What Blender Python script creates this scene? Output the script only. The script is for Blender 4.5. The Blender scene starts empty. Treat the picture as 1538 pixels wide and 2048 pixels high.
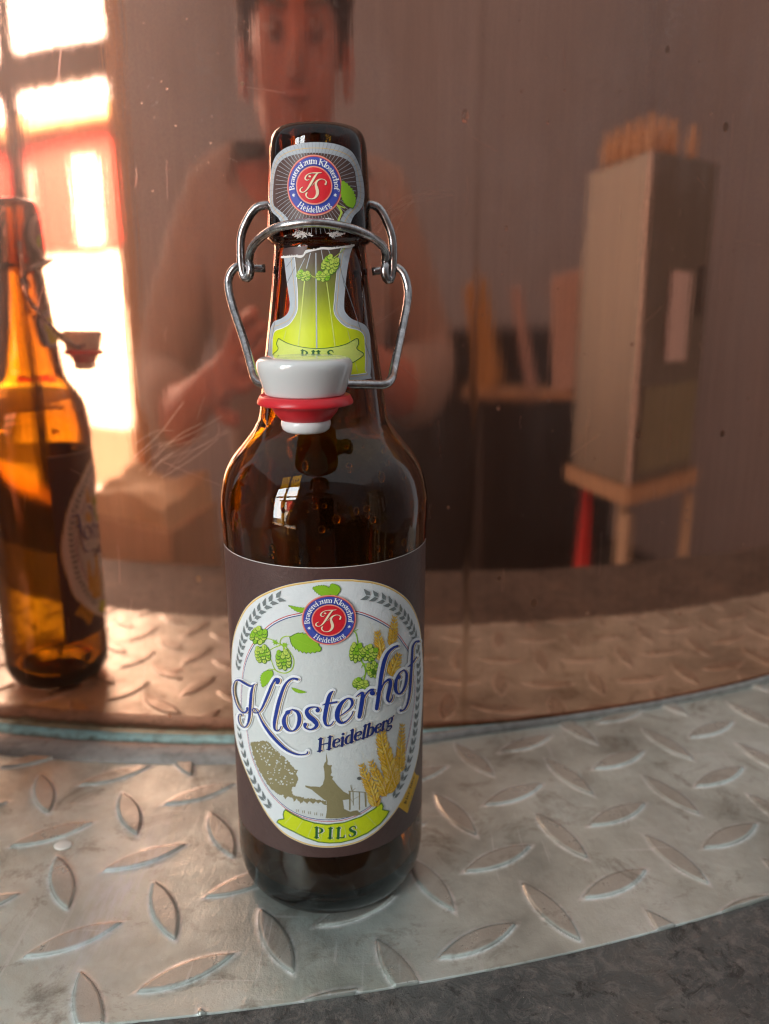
import bpy, bmesh, math, random
import numpy as np
from mathutils import Vector, Matrix, noise
from mathutils.geometry import delaunay_2d_cdt
random.seed(7); rng = np.random.default_rng(7)
sc = bpy.context.scene
PI = math.pi
R = math.radians

# ------------------------------------------------------------------ camera, world, light, exposure
CAM_H, FPX, PITCH, ROLL = 0.213, 1600.0, R(15.28), R(-0.06)
cd = bpy.data.cameras.new('camera'); cam = bpy.data.objects.new('camera', cd); sc.collection.objects.link(cam)
sc.camera = cam
cam.rotation_mode = 'QUATERNION'
cam.location = (0, 0, CAM_H)
cam.rotation_quaternion = (Matrix.Rotation(PI/2 - PITCH, 3, 'X') @ Matrix.Rotation(-ROLL, 3, 'Z')).to_quaternion()
cd.sensor_fit = 'VERTICAL'; cd.sensor_height = 24.0; cd.sensor_width = 18.0
cd.lens = 24.0 * FPX / 2048.0
cd.clip_start = 0.02; cd.clip_end = 200
cd.dof.use_dof = True; cd.dof.focus_distance = 0.242; cd.dof.aperture_fstop = 18.75 / 2.9
sc.render.resolution_x, sc.render.resolution_y = 769, 1024

w = bpy.data.worlds.new('World'); sc.world = w; w.use_nodes = True
bg = w.node_tree.nodes['Background']
bg.inputs[0].default_value = (0.43, 0.44, 0.46, 1); bg.inputs[1].default_value = 1.0

def area_light(name, loc, target, size, power, col):
    l = bpy.data.lights.new(name, 'AREA'); l.energy = power; l.size = size; l.color = col
    o = bpy.data.objects.new(name, l); sc.collection.objects.link(o); o.location = loc
    o.rotation_mode = 'QUATERNION'
    o.rotation_quaternion = (Vector(target) - Vector(loc)).to_track_quat('-Z', 'Y')
    return o
# daylight on the house front across the yard, outside the window
area_light('daylight_on_yard', (-3.0, -3.4, 3.6), (-3.6, -6.6, 0.6), 2.0, 3800, (1, 0.93, 0.8))

sc.view_settings.view_transform = 'Standard'; sc.view_settings.look = 'None'
sc.view_settings.exposure = 0.38; sc.view_settings.gamma = 1.0
sc.view_settings.use_curve_mapping = False
cy = sc.cycles
cy.use_denoising = True
try: cy.denoiser = 'OPENIMAGEDENOISE'
except Exception: pass
cy.max_bounces = 20; cy.transmission_bounces = 16; cy.glossy_bounces = 8; cy.diffuse_bounces = 3
cy.transparent_max_bounces = 8
cy.caustics_refractive = False; cy.caustics_reflective = True; cy.blur_glossy = 0.6
cy.sample_clamp_indirect = 6.0
cy.pixel_filter_type = 'BLACKMAN_HARRIS'; cy.filter_width = 1.2

# ------------------------------------------------------------------ helpers
C = sc.collection
def link(name, me, parent=None, mats=(), smooth=True):
    o = bpy.data.objects.new(name, me); C.objects.link(o)
    for m in mats: me.materials.append(m)
    if parent: o.parent = parent
    if smooth: me.polygons.foreach_set('use_smooth', [True]*len(me.polygons))
    return o
def mesh(verts, faces):
    me = bpy.data.meshes.new('m'); me.from_pydata([tuple(v) for v in verts], [], faces); me.update(); return me
def empty(name, loc, rz=0):
    o = bpy.data.objects.new(name, None); o.location = loc; o.rotation_euler = (0, 0, rz); C.objects.link(o)
    o.empty_display_size = .05; return o
def tag(o, label=None, cat=None, group=None, kind=None):
    if label: o['label'] = label
    if cat: o['category'] = cat
    if group: o['group'] = group
    if kind: o['kind'] = kind
    return o
def lathe_me(prof, seg=96, close=False, cap=True):
    """prof: list of (r,z); axis z"""
    V, F = [], []
    n = len(prof)
    for r_, z_ in prof:
        for k in range(seg):
            a = 2*PI*k/seg; V.append((r_*math.cos(a), r_*math.sin(a), z_))
    for i in range(n-1 if not close else n):
        j = (i+1) % n
        for k in range(seg):
            l = (k+1) % seg; F.append((i*seg+k, i*seg+l, j*seg+l, j*seg+k))
    if not close and cap:
        F.append(tuple(range(seg-1, -1, -1))); F.append(tuple((n-1)*seg+k for k in range(seg)))
    me = mesh(V, F)
    bm = bmesh.new(); bm.from_mesh(me); bmesh.ops.recalc_face_normals(bm, faces=bm.faces); bm.to_mesh(me); bm.free()
    return me
def catmull(pts, step):
    P = [np.array(p, float) for p in pts]
    if len(P) == 2:
        n = max(1, int(np.hypot(*(P[1]-P[0])[:2])/step)); return [P[0]+(P[1]-P[0])*i/n for i in range(n+1)]
    Q = [2*P[0]-P[1]] + P + [2*P[-1]-P[-2]]
    out = []
    for i in range(1, len(Q)-2):
        a, b, c, d = Q[i-1:i+3]
        n = max(2, int(math.ceil(np.linalg.norm((c-b)[:3] if len(b) > 3 else (c-b)[:2])/step)))
        for k in range(n):
            t = k/n
            out.append(.5*((2*b)+(-a+c)*t+(2*a-5*b+4*c-d)*t*t+(-a+3*b-3*c+d)*t**3))
    out.append(P[-1]); return out
def tube_me(pts, rad, seg=20, step=.0012, cap=True):
    P = catmull(pts, 1)if False else None
    # 3-D catmull-rom through pts
    Q = [Vector(p) for p in pts]; Q = [Q[0]*2-Q[1]] + Q + [Q[-1]*2-Q[-2]]
    path = []
    for i in range(1, len(Q)-2):
        a, b, c, d = Q[i-1:i+3]; n = max(2, int((c-b).length/step))
        for k in range(n):
            t = k/n
            path.append(((b*2)+(c-a)*t+(a*2-b*5+c*4-d)*t*t+(b*3-a-c*3+d)*t**3)*.5)
    path.append(Q[-2])
    V, F = [], []
    T = (path[1]-path[0]).normalized(); N = T.orthogonal().normalized()
    for i, p in enumerate(path):
        T2 = (path[min(i+1, len(path)-1)]-path[max(i-1, 0)]).normalized()
        q = T.rotation_difference(T2); N = (q @ N); N = (N - T2*N.dot(T2)).normalized(); T = T2; Bn = T.cross(N)
        for k in range(seg):
            a = 2*PI*k/seg; V.append(p + (N*math.cos(a)+Bn*math.sin(a))*rad)
    n = len(path)
    for i in range(n-1):
        for k in range(seg):
            l = (k+1) % seg; F.append((i*seg+k, i*seg+l, (i+1)*seg+l, (i+1)*seg+k))
    F.append(tuple(range(seg-1, -1, -1))); F.append(tuple((n-1)*seg+k for k in range(seg)))
    return mesh(V, F)
def box_me(sx, sy, sz, bev=.004, z0=True):
    bm = bmesh.new(); bmesh.ops.create_cube(bm, size=1)
    bmesh.ops.scale(bm, verts=bm.verts, vec=(sx, sy, sz))
    if z0: bmesh.ops.translate(bm, verts=bm.verts, vec=(0, 0, sz/2))
    if bev: bmesh.ops.bevel(bm, geom=bm.edges, offset=bev, segments=2, affect='EDGES', profile=.6)
    me = bpy.data.meshes.new('b'); bm.to_mesh(me); bm.free(); return me
def join_me(parts):
    """parts: list of (mesh, Matrix)"""
    bm = bmesh.new()
    for me, M in parts:
        n0 = len(bm.verts); bm.from_mesh(me); bm.verts.ensure_lookup_table()
        bmesh.ops.transform(bm, matrix=M, verts=bm.verts[n0:])
    me = bpy.data.meshes.new('j'); bm.to_mesh(me); bm.free(); return me
T3 = lambda x, y, z: Matrix.Translation((x, y, z))

# ------------------------------------------------------------------ materials
class NT:
    def __init__(s, name):
        s.m = bpy.data.materials.new(name); s.m.use_nodes = True; s.t = s.m.node_tree; s.n = s.t.nodes
        s.b = s.n['Principled BSDF']; s.out = s.n['Material Output']
    def add(s, typ, **kw):
        n = s.n.new(typ)
        for k, v in kw.items():
            if k == 'ins':
                for kk, vv in v.items():
                    if isinstance(vv, bpy.types.NodeSocket): s.t.links.new(vv, n.inputs[kk])
                    else: n.inputs[kk].default_value = vv
            else: setattr(n, k, v)
        return n
    def link(s, a, b): s.t.links.new(a, b)
    def coord(s, scale=(1, 1, 1), kind='Object'):
        tc = s.add('ShaderNodeTexCoord'); mp = s.add('ShaderNodeMapping'); mp.inputs['Scale'].default_value = scale
        s.link(tc.outputs[kind], mp.inputs[0]); return mp.outputs[0]
    def noise(s, vec, scale, detail=4, rough=.55, dist=0):
        n = s.add('ShaderNodeTexNoise', ins={'Vector': vec, 'Scale': scale, 'Detail': detail, 'Roughness': rough, 'Distortion': dist}); return n.outputs[0]
    def ramp(s, fac, stops, interp='LINEAR'):
        n = s.add('ShaderNodeValToRGB'); s.link(fac, n.inputs[0]); cr = n.color_ramp; cr.interpolation = interp
        while len(cr.elements) < len(stops): cr.elements.new(.5)
        for e, (p, c) in zip(cr.elements, stops):
            e.position = p; e.color = c if len(c) == 4 else (*c, 1)
        return n.outputs[0]
    def mix(s, fac, a, b, typ='MIX'):
        n = s.add('ShaderNodeMix', data_type='RGBA', blend_type=typ)
        for i, v in ((0, fac), (6, a), (7, b)):
            if isinstance(v, bpy.types.NodeSocket): s.link(v, n.inputs[i])
            else: n.inputs[i].default_value = v if i == 0 else ((*v, 1) if len(v) == 3 else v)
        return n.outputs[2]
    def math(s, op, a, b=0, c=0, clamp=False):
        n = s.add('ShaderNodeMath', operation=op, use_clamp=clamp)
        for i, v in enumerate((a, b, c)):
            if isinstance(v, bpy.types.NodeSocket): s.link(v, n.inputs[i])
            else: n.inputs[i].default_value = v
        return n.outputs[0]
    def bump(s, h, strength=.2, dist=.001, nrm=None):
        n = s.add('ShaderNodeBump', ins={'Strength': strength, 'Distance': dist, 'Height': h})
        if nrm: s.link(nrm, n.inputs['Normal'])
        return n.outputs[0]
    def set(s, **kw):
        for k, v in kw.items():
            k = k.replace('_', ' ')
            if isinstance(v, bpy.types.NodeSocket): s.link(v, s.b.inputs[k])
            else: s.b.inputs[k].default_value = (*v, 1) if isinstance(v, tuple) and len(v) == 3 else v
        return s
def simple(name, col, rough=.6, metal=0, var=.12, scale=60, bump=0, **kw):
    t = NT(name); v = t.coord(); n = t.noise(v, scale)
    c = t.mix(n, tuple(x*(1-var) for x in col), tuple(min(1, x*(1+var)) for x in col))
    t.set(Base_Color=c, Roughness=rough, Metallic=metal, **kw)
    if bump: t.set(Normal=t.bump(t.noise(v, scale*4), bump, .001))
    return t.m
def emit(name, col, strength):
    t = NT(name); t.set(Base_Color=(0, 0, 0), Emission_Color=col, Emission_Strength=strength, Roughness=1); return t.m

# copper of the kettle: brushed vertically, dusty, with drip stains and spots
def copper_mat():
    t = NT('aged_copper')
    v = t.coord(); vs = t.coord((1, 1, .045))
    big = t.noise(v, 5, 3); fine = t.noise(vs, 320, 5, .65); mid = t.noise(vs, 60, 4, .6)
    col = t.mix(big, (.93, .52, .36), (.87, .46, .31))
    col = t.mix(t.ramp(fine, [(.40, (.16,)*3), (.62, (0,)*3)]), col, (.46, .26, .19))
    sepz = t.add('ShaderNodeSeparateXYZ'); tc = t.add('ShaderNodeTexCoord'); t.link(tc.outputs['Object'], sepz.inputs[0])
    # drip stain running down one azimuth
    ang = t.math('ARCTAN2', sepz.outputs[0], t.math('MULTIPLY', sepz.outputs[1], -1))
    wob = t.math('MULTIPLY', t.math('SUBTRACT', t.noise(t.coord((.4, .4, 3)), 6, 2), .5), .008)
    d = t.math('ABSOLUTE', t.math('SUBTRACT', t.math('ADD', ang, wob), 0.163))
    line = t.math('SUBTRACT', 1, t.math('SMOOTH_MIN', t.math('DIVIDE', d, .0042), 1, .25), clamp=True)
    line = t.math('MULTIPLY', line, t.add('ShaderNodeMapRange', ins={'Value': sepz.outputs[2], 'From Min': .10, 'From Max': .33, 'To Min': 1, 'To Max': .25}).outputs[0])
    col = t.mix(t.math('MULTIPLY', line, .62), col, (.42, .20, .10))
    # spots
    vo = t.add('ShaderNodeTexVoronoi', feature='F1', ins={'Vector': t.coord((1, 1, .72)), 'Scale': 62, 'Randomness': 1})
    sp = t.math('LESS_THAN', vo.outputs['Distance'], t.math('MULTIPLY', vo.outputs['Color'], .19))
    keep = t.math('GREATER_THAN', t.noise(t.coord(), 9, 2), .44)
    sepc = t.add('ShaderNodeSeparateColor'); t.link(vo.outputs['Color'], sepc.inputs[0])
    sp = t.math('LESS_THAN', vo.outputs['Distance'], t.math('MULTIPLY', t.math('SUBTRACT', sepc.outputs[0], .62), .27))
    spot = t.math('MULTIPLY', sp, keep)
    col = t.mix(t.math('MULTIPLY', spot, .75), col, (.20, .08, .03))
    # near the foot: warmer and darker tarnish
    foot = t.add('ShaderNodeMapRange', ins={'Value': sepz.outputs[2], 'From Min': .0, 'From Max': .10, 'To Min': .55, 'To Max': 0}); 
    col = t.mix(foot.outputs[0], col, (.70, .33, .20))
    rough = t.add('ShaderNodeMapRange', ins={'Value': mid, 'To Min': .025, 'To Max': .055})
    r2 = t.math('ADD', rough.outputs[0], t.math('MULTIPLY', spot, .25))
    r2 = t.math('ADD', r2, t.math('MULTIPLY', line, .12))
    b = t.bump(fine, .022, .0008)
    b = t.bump(t.noise(t.coord(), 9, 2, .4), .085, .004, b)
    smear = t.ramp(t.noise(t.coord((1, 1, .5)), 8, 6, .7, .8), [(.48, (0,)*3), (.7, (1,)*3)])
    r3 = t.math('ADD', t.math('MULTIPLY', r2, 1.25), t.math('MULTIPLY', smear, .035))
    # second, hazy lobe and a film of dust

    g1 = t.add('ShaderNodeBsdfAnisotropic', distribution='BECKMANN', ins={'Color': col, 'Roughness': r3, 'Normal': b})
    g2 = t.add('ShaderNodeBsdfAnisotropic', ins={'Color': col, 'Roughness': .36, 'Normal': b})
    dust = t.add('ShaderNodeBsdfDiffuse', ins={'Color': (.44, .34, .31, 1)})
    m1 = t.add('ShaderNodeMixShader'); t.link(g1.outputs[0], m1.inputs[1]); t.link(g2.outputs[0], m1.inputs[2])
    gr = t.noise(t.coord((1, 1, .6)), 1300, 3, .8)
    m1.inputs[0].default_value = .06
    dz = t.add('ShaderNodeMapRange', ins={'Value': sepz.outputs[2], 'From Min': .03, 'From Max': .34, 'To Min': .01, 'To Max': .10})
    grain = t.ramp(gr, [(.42, (.5, .5, .5)), (.72, (2.6, 2.6, 2.6))])
    patch = t.ramp(t.noise(t.coord(), 13, 3, .6), [(.35, (.35,)*3), (.7, (1.35,)*3)])
    streak = t.ramp(t.noise(t.coord((1, 1, .03)), 75, 3, .6), [(.3, (.6,)*3), (.75, (1.5,)*3)])
    fac = t.math('MULTIPLY', t.math('MULTIPLY', dz.outputs[0], grain), t.math('MULTIPLY', patch, streak), clamp=True)
    m2 = t.add('ShaderNodeMixShader'); t.link(fac, m2.inputs[0]); t.link(m1.outputs[0], m2.inputs[1]); t.link(dust.outputs[0], m2.inputs[2])
    t.link(m2.outputs[0], t.out.inputs[0])
    return t.m
COPPER = copper_mat()

def plate_mat():
    t = NT('galvanised_steel')
    v = t.coord()
    n1 = t.noise(v, 14, 5, .6); n2 = t.noise(v, 120, 5, .7); n3 = t.noise(t.coord((1, .35, 1)), 420, 4, .7)
    col = t.ramp(n1, [(.34, (.34, .41, .38)), (.5, (.63, .75, .69)), (.66, (.80, .95, .91))])
    col = t.mix(t.math('MULTIPLY', n2, .35), col, (.36, .34, .30))
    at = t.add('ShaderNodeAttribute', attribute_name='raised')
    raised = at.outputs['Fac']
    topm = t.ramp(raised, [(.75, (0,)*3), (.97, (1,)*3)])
    col = t.mix(t.math('MULTIPLY', topm, .45), col, (.44, .42, .37))  # worn tops, with the brown of mirrored copper put into their colour
    # lime and dried dirt: pale rim round each raised lozenge, streaks
    rim = t.ramp(raised, [(.02, (0,)*3), (.10, (1,)*3), (.24, (1,)*3), (.34, (0,)*3)])
    brk = t.ramp(t.noise(v, 160, 4, .7), [(.35, (.15,)*3), (.6, (1,)*3)])
    col = t.mix(t.math('MULTIPLY', t.math('MULTIPLY', rim, brk), .8), col, (.88, .96, .94))
    grim = t.ramp(raised, [(.26, (0,)*3), (.40, (1,)*3), (.60, (1,)*3), (.8, (0,)*3)])
    col = t.mix(t.math('MULTIPLY', t.math('MULTIPLY', grim, t.ramp(t.noise(v, 70, 3), [(.4, (0,)*3), (.6, (1,)*3)])), .55), col, (.16, .145, .12))
    dirt = t.math('MAXIMUM', t.ramp(t.noise(v, 42, 6, .75, .6), [(.52, (0,)*3), (.68, (1,)*3)]), t.math('MULTIPLY', t.ramp(t.noise(v, 11, 5, .7, .4), [(.5, (0,)*3), (.7, (1,)*3)]), .6))
    col = t.mix(t.math('MULTIPLY', dirt, .75), col, (.22, .205, .16))
    # lime streak down the left part
    sep = t.add('ShaderNodeSeparateXYZ'); tc = t.add('ShaderNodeTexCoord'); t.link(tc.outputs['Object'], sep.inputs[0])
    px = t.math('ADD', t.math('ADD', sep.outputs[0], .0975), t.math('MULTIPLY', t.math('SUBTRACT', sep.outputs[1], .25), -.05))
    sx = t.math('SUBTRACT', 1, t.math('DIVIDE', t.math('ABSOLUTE', px), .017), clamp=True)
    sy = t.math('SUBTRACT', 1, t.math('DIVIDE', t.math('ABSOLUTE', t.math('SUBTRACT', sep.outputs[1], .25)), .055), clamp=True)
    lime = t.math('MULTIPLY', t.math('MULTIPLY', sx, sy), t.ramp(t.noise(t.coord((4.5, .7, 1)), 55, 6, .75), [(.42, (0,)*3), (.66, (1,)*3)]))
    lime = t.math('MULTIPLY', lime, 1.6, clamp=True)
    col = t.mix(t.math('MULTIPLY', lime, .6), col, (.76, .82, .9))
    scr = t.ramp(t.noise(t.coord((1, .06, 1)), 260, 3, .6, .3), [(.66, (0,)*3), (.70, (1,)*3)])
    scr2 = t.ramp(t.noise(t.coord((.06, 1, 1)), 230, 3, .6, .4), [(.67, (0,)*3), (.71, (1,)*3)])
    col = t.mix(t.math('MULTIPLY', t.math('MAXIMUM', scr, scr2), .35), col, (.8, .86, .85))
    speck = t.ramp(t.noise(v, 900, 2, .5), [(.735, (0,)*3), (.76, (1,)*3)])
    col = t.mix(t.math('MULTIPLY', speck, .7), col, (.8, .8, .78))
    rough = t.add('ShaderNodeMapRange', ins={'Value': n2, 'To Min': .24, 'To Max': .46})
    rr = t.math('SUBTRACT', rough.outputs[0], t.math('MULTIPLY', topm, .06))
    rr = t.math('ADD', rr, t.math('MULTIPLY', t.math('ADD', lime, dirt), .15))
    b = t.bump(n3, .28, .0006); b = t.bump(n2, .38, .0008, b); b = t.bump(t.noise(v, 1500, 3, .7), .3, .0004, b); b = t.bump(t.noise(v, 22, 3), .25, .003, b)
    t.set(Base_Color=col, Metallic=.5, Roughness=rr, Normal=b, Specular_IOR_Level=.6)
    return t.m
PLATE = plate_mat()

def stone_mat():
    t = NT('dark_stone'); v = t.coord()
    n1 = t.noise(v, 16, 6, .65); n2 = t.noise(v, 170, 6, .75, .4); n3 = t.noise(v, 55, 7, .7, 1.2)
    col = t.ramp(n1, [(.3, (.085, .09, .088)), (.55, (.15, .155, .145)), (.75, (.23, .205, .17))])
    vein = t.ramp(t.math('ABSOLUTE', t.math('SUBTRACT', n3, .5)), [(.0, (1,)*3), (.018, (0,)*3)])
    col = t.mix(t.math('MULTIPLY', vein, .3), col, (.40, .37, .33))
    col = t.mix(t.math('MULTIPLY', t.ramp(n2, [(.50, (0,)*3), (.62, (1,)*3)]), .6), col, (.30, .28, .25))
    col = t.mix(t.math('MULTIPLY', t.ramp(t.noise(v, 90, 6, .8, .8), [(.54, (0,)*3), (.62, (1,)*3)]), .75), col, (.045, .044, .04))
    col = t.mix(t.math('MULTIPLY', t.ramp(t.noise(v, 800, 2), [(.73, (0,)*3), (.76, (1,)*3)]), .8), col, (.6, .56, .5))
    b = t.bump(n2, 1.0, .0016); b = t.bump(n3, .8, .003, b)
    t.set(Base_Color=col, Roughness=.62, Normal=b, Specular_IOR_Level=.4); return t.m
STONE = stone_mat()

def patina_mat():
    t = NT('patina_solder'); v = t.coord()
    tc = t.add('ShaderNodeTexCoord'); sep = t.add('ShaderNodeSeparateXYZ'); t.link(tc.outputs['Object'], sep.inputs[0])
    at = t.add('ShaderNodeAttribute', attribute_name='across')
    n = t.noise(v, 90, 5, .7)
    f = t.math('ADD', at.outputs['Fac'], t.math('MULTIPLY', t.math('SUBTRACT', n, .5), .35))
    col = t.ramp(f, [(.0, (.25, .50, .52)), (.20, (.40, .72, .74)), (.31, (.16, .30, .27)), (.38, (.12, .13, .11)), (.47, (.36, .36, .33)), (.7, (.40, .41, .39)), (1, (.28, .27, .25))])
    col = t.mix(t.ramp(t.noise(v, 200, 4), [(.45, (0,)*3), (.7, (.5,)*3)]), col, (.12, .13, .11))
    t.set(Base_Color=col, Roughness=.6, Metallic=.3, Normal=t.bump(n, .3, .001)); return t.m
PATINA = patina_mat()

def glass_mat():
    t = NT('amber_glass'); v = t.coord()
    t.set(Base_Color=(1, .97, .9), Roughness=.0, IOR=1.5, Transmission_Weight=1.0)
    va = t.add('ShaderNodeVolumeAbsorption', ins={'Color': (.775, .655, 0, 1), 'Density': 1020}); t.link(va.outputs[0], t.out.inputs['Volume'])
    t.set(Normal=t.bump(t.noise(t.coord((1, 1, .5)), 55, 2, .5), .05, .002))
    return t.m
GLASS = glass_mat()
def wire_mat():
    t = NT('bail_wire_steel'); v = t.coord()
    n = t.noise(v, 350, 4, .7); c = t.ramp(n, [(.35, (.30, .30, .30)), (.65, (.62, .62, .63))])
    t.set(Base_Color=c, Metallic=1, Roughness=t.add('ShaderNodeMapRange', ins={'Value': n, 'To Min': .16, 'To Max': .34}).outputs[0], Normal=t.bump(t.noise(v, 900, 3), .05, .0003))
    return t.m
WIRE = wire_mat()
CERAMIC = simple('stopper_ceramic', (.66, .69, .68), .12, var=.03, Specular_IOR_Level=.6, Coat_Weight=.3)
CERAMIC_W = simple('stopper_plug_white', (.80, .82, .82), .16, var=.02)
RUBBER = simple('red_rubber', (.62, .018, .028), .34, var=.1, bump=.05)

# printed inks (matt paper): one small procedural material per ink
def ink(name, col, rough=.55, var=.05, sheen=0):
    t = NT('print_'+name); v = t.coord(); n = t.noise(v, 500, 4, .7)
    c = t.mix(n, tuple(x*(1-var) for x in col), tuple(min(1, x*(1+var)) for x in col))
    b = t.bump(t.noise(v, 700, 4, .65), .3, .0006); b = t.bump(t.noise(v, 70, 2), .18, .0015, b)
    t.set(Base_Color=c, Roughness=rough, Normal=b, Specular_IOR_Level=.45); return t.m
def s2l(r, g, b): return tuple((x/255/12.92 if x/255 <= .04045 else ((x/255+.055)/1.055)**2.4) for x in (r, g, b))
INK = {}
def addink(k, rgb, **kw): INK[k] = ink(k, s2l(*rgb), **kw)
addink('brown', (82, 60, 56), rough=.42, var=.22); addink('white', (226, 233, 234)); addink('halo', (240, 245, 247))
addink('sky', (212, 219, 217)); addink('gold', (222, 184, 92)); addink('goldpale', (236, 214, 160)); addink('navy', (38, 46, 92))
addink('blue', (26, 56, 146)); addink('navyblue', (24, 44, 110)); addink('bronze', (116, 92, 44)); addink('ring', (60, 76, 170)); addink('red', (214, 30, 44)); addink('copperline', (232, 150, 130))
addink('linered', (190, 60, 72)); addink('lineblue', (46, 62, 128)); addink('grey', (120, 130, 130)); addink('greydark', (92, 98, 98))
addink('green', (140, 194, 34)); addink('greendark', (78, 122, 36)); addink('greenlight', (190, 214, 88)); addink('lime', (206, 222, 24))
addink('limepale', (206, 222, 110)); addink('khaki', (142, 134, 96)); addink('wheat', (226, 180, 24)); addink('wheatpale', (236, 206, 84)); addink('wheatdark', (196, 142, 16))
addink('cream', (240, 222, 190)); addink('dark', (30, 26, 24)); addink('pils', (34, 98, 44)); addink('silver', (176, 186, 194)); addink('silverline', (120, 128, 134))
addink('yellow', (214, 168, 40)); addink('edge', (225, 220, 214)); addink('torn', (232, 232, 230), rough=.9)
# the neck label fades from brown down to bright green (printed fade)
def neckfade():
    t = NT('print_neck_fade'); tc = t.add('ShaderNodeTexCoord'); sep = t.add('ShaderNodeSeparateXYZ'); t.link(tc.outputs['Object'], sep.inputs[0])
    mr = t.add('ShaderNodeMapRange', ins={'Value': sep.outputs[2], 'From Min': .188, 'From Max': .228})
    c = t.ramp(mr.outputs[0], [(0, s2l(214, 228, 18)), (.35, s2l(204, 220, 16)), (.62, s2l(128, 140, 40)), (.85, s2l(92, 80, 62)), (1, s2l(80, 62, 58))])
    t.set(Base_Color=c, Roughness=.5, Normal=t.bump(t.noise(t.coord((1, 1, .3)), 160, 3), .2, .001)); return t.m
INK['neckfade'] = neckfade()
KEYS = list(INK.keys())

# ------------------------------------------------------------------ bottle surface and the drawing plane of its labels
BX, BY = -.02042, .26542
PROF = [(0, 26), (.8, 28.5), (2.5, 31.2), (5.5, 33.2), (9, 34.3), (14, 34.8), (21, 34.9), (30, 34.75), (60, 34.7), (121, 34.7), (131, 34.7), (137, 34.9), (142, 35.1), (146, 35.05), (149.5, 34.6), (155, 33.3), (160.3, 30.7), (165.2, 26.75), (168.8, 23.9), (171.5, 22.3), (174.4, 21.18), (182.4, 20.1), (195.3, 18.3), (211.4, 16.1), (222, 14.9), (226.9, 14.45), (227.6, 14.6), (228, 15.3), (229, 16.2), (230, 16.45), (236, 16.1), (242, 15.75), (250, 15.25), (255, 14.9), (257.6, 14.5), (259.5, 13.75), (260.7, 12.6), (261.3, 11.2)]
PZ = np.array([p[0] for p in PROF])/1e3; PR_ = np.array([p[1] for p in PROF])/1e3
def smoothprof():
    P = catmull([(p[1], p[0]) for p in PROF], 1.2); P = np.array(P); P[:, 0] = np.maximum(P[:, 0], 8); return P
SP = smoothprof()
_o = np.argsort(SP[:, 1]); SPz, SPr = SP[_o, 1]/1e3, SP[_o, 0]/1e3
def rho(z): return np.interp(z, SPz, SPr)
_c, _s = math.cos(ROLL), math.sin(ROLL)
def ray(x, y):
    dx, dy = x-769., 1024.-y
    X = _c*dx+_s*dy; Y = -_s*dx+_c*dy
    d1 = FPX*math.cos(PITCH)+Y*math.sin(PITCH)
    return X/d1, (-FPX*math.sin(PITCH)+Y*math.cos(PITCH))/d1
def px_body(P):
    x, y = P; dx, dz = ray(x, y); rr = .0347
    a = dx*dx+1; b = 2*(-dx*BX-BY); c = BX*BX+BY*BY-rr*rr
    t = (-b-math.sqrt(max(b*b-4*a*c, 0)))/(2*a)
    return math.atan2(dx*t-BX, BY-t)*34.7, (CAM_H+dz*t)*1e3
def px_prof(P, rref):
    x, y = P; dx, dz = ray(x, y); rr = .02
    for _ in range(24):
        a = dx*dx+1; b = 2*(-dx*BX-BY); c = BX*BX+BY*BY-rr*rr
        t = (-b-math.sqrt(max(b*b-4*a*c, 0)))/(2*a); z = CAM_H+dz*t; rr = .5*rr+.5*float(rho(z))
    return math.atan2(dx*t-BX, BY-t)*rref, z*1e3
def at(px, py, Y):
    """point on the ray through a measured spot at depth Y"""
    dx, dz = ray(px, py); return Vector((dx*Y, Y, CAM_H+dz*Y))
def loc(px, py, Y):
    p = at(px, py, Y); return Vector((p.x-BX, p.y-BY, p.z))

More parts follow.
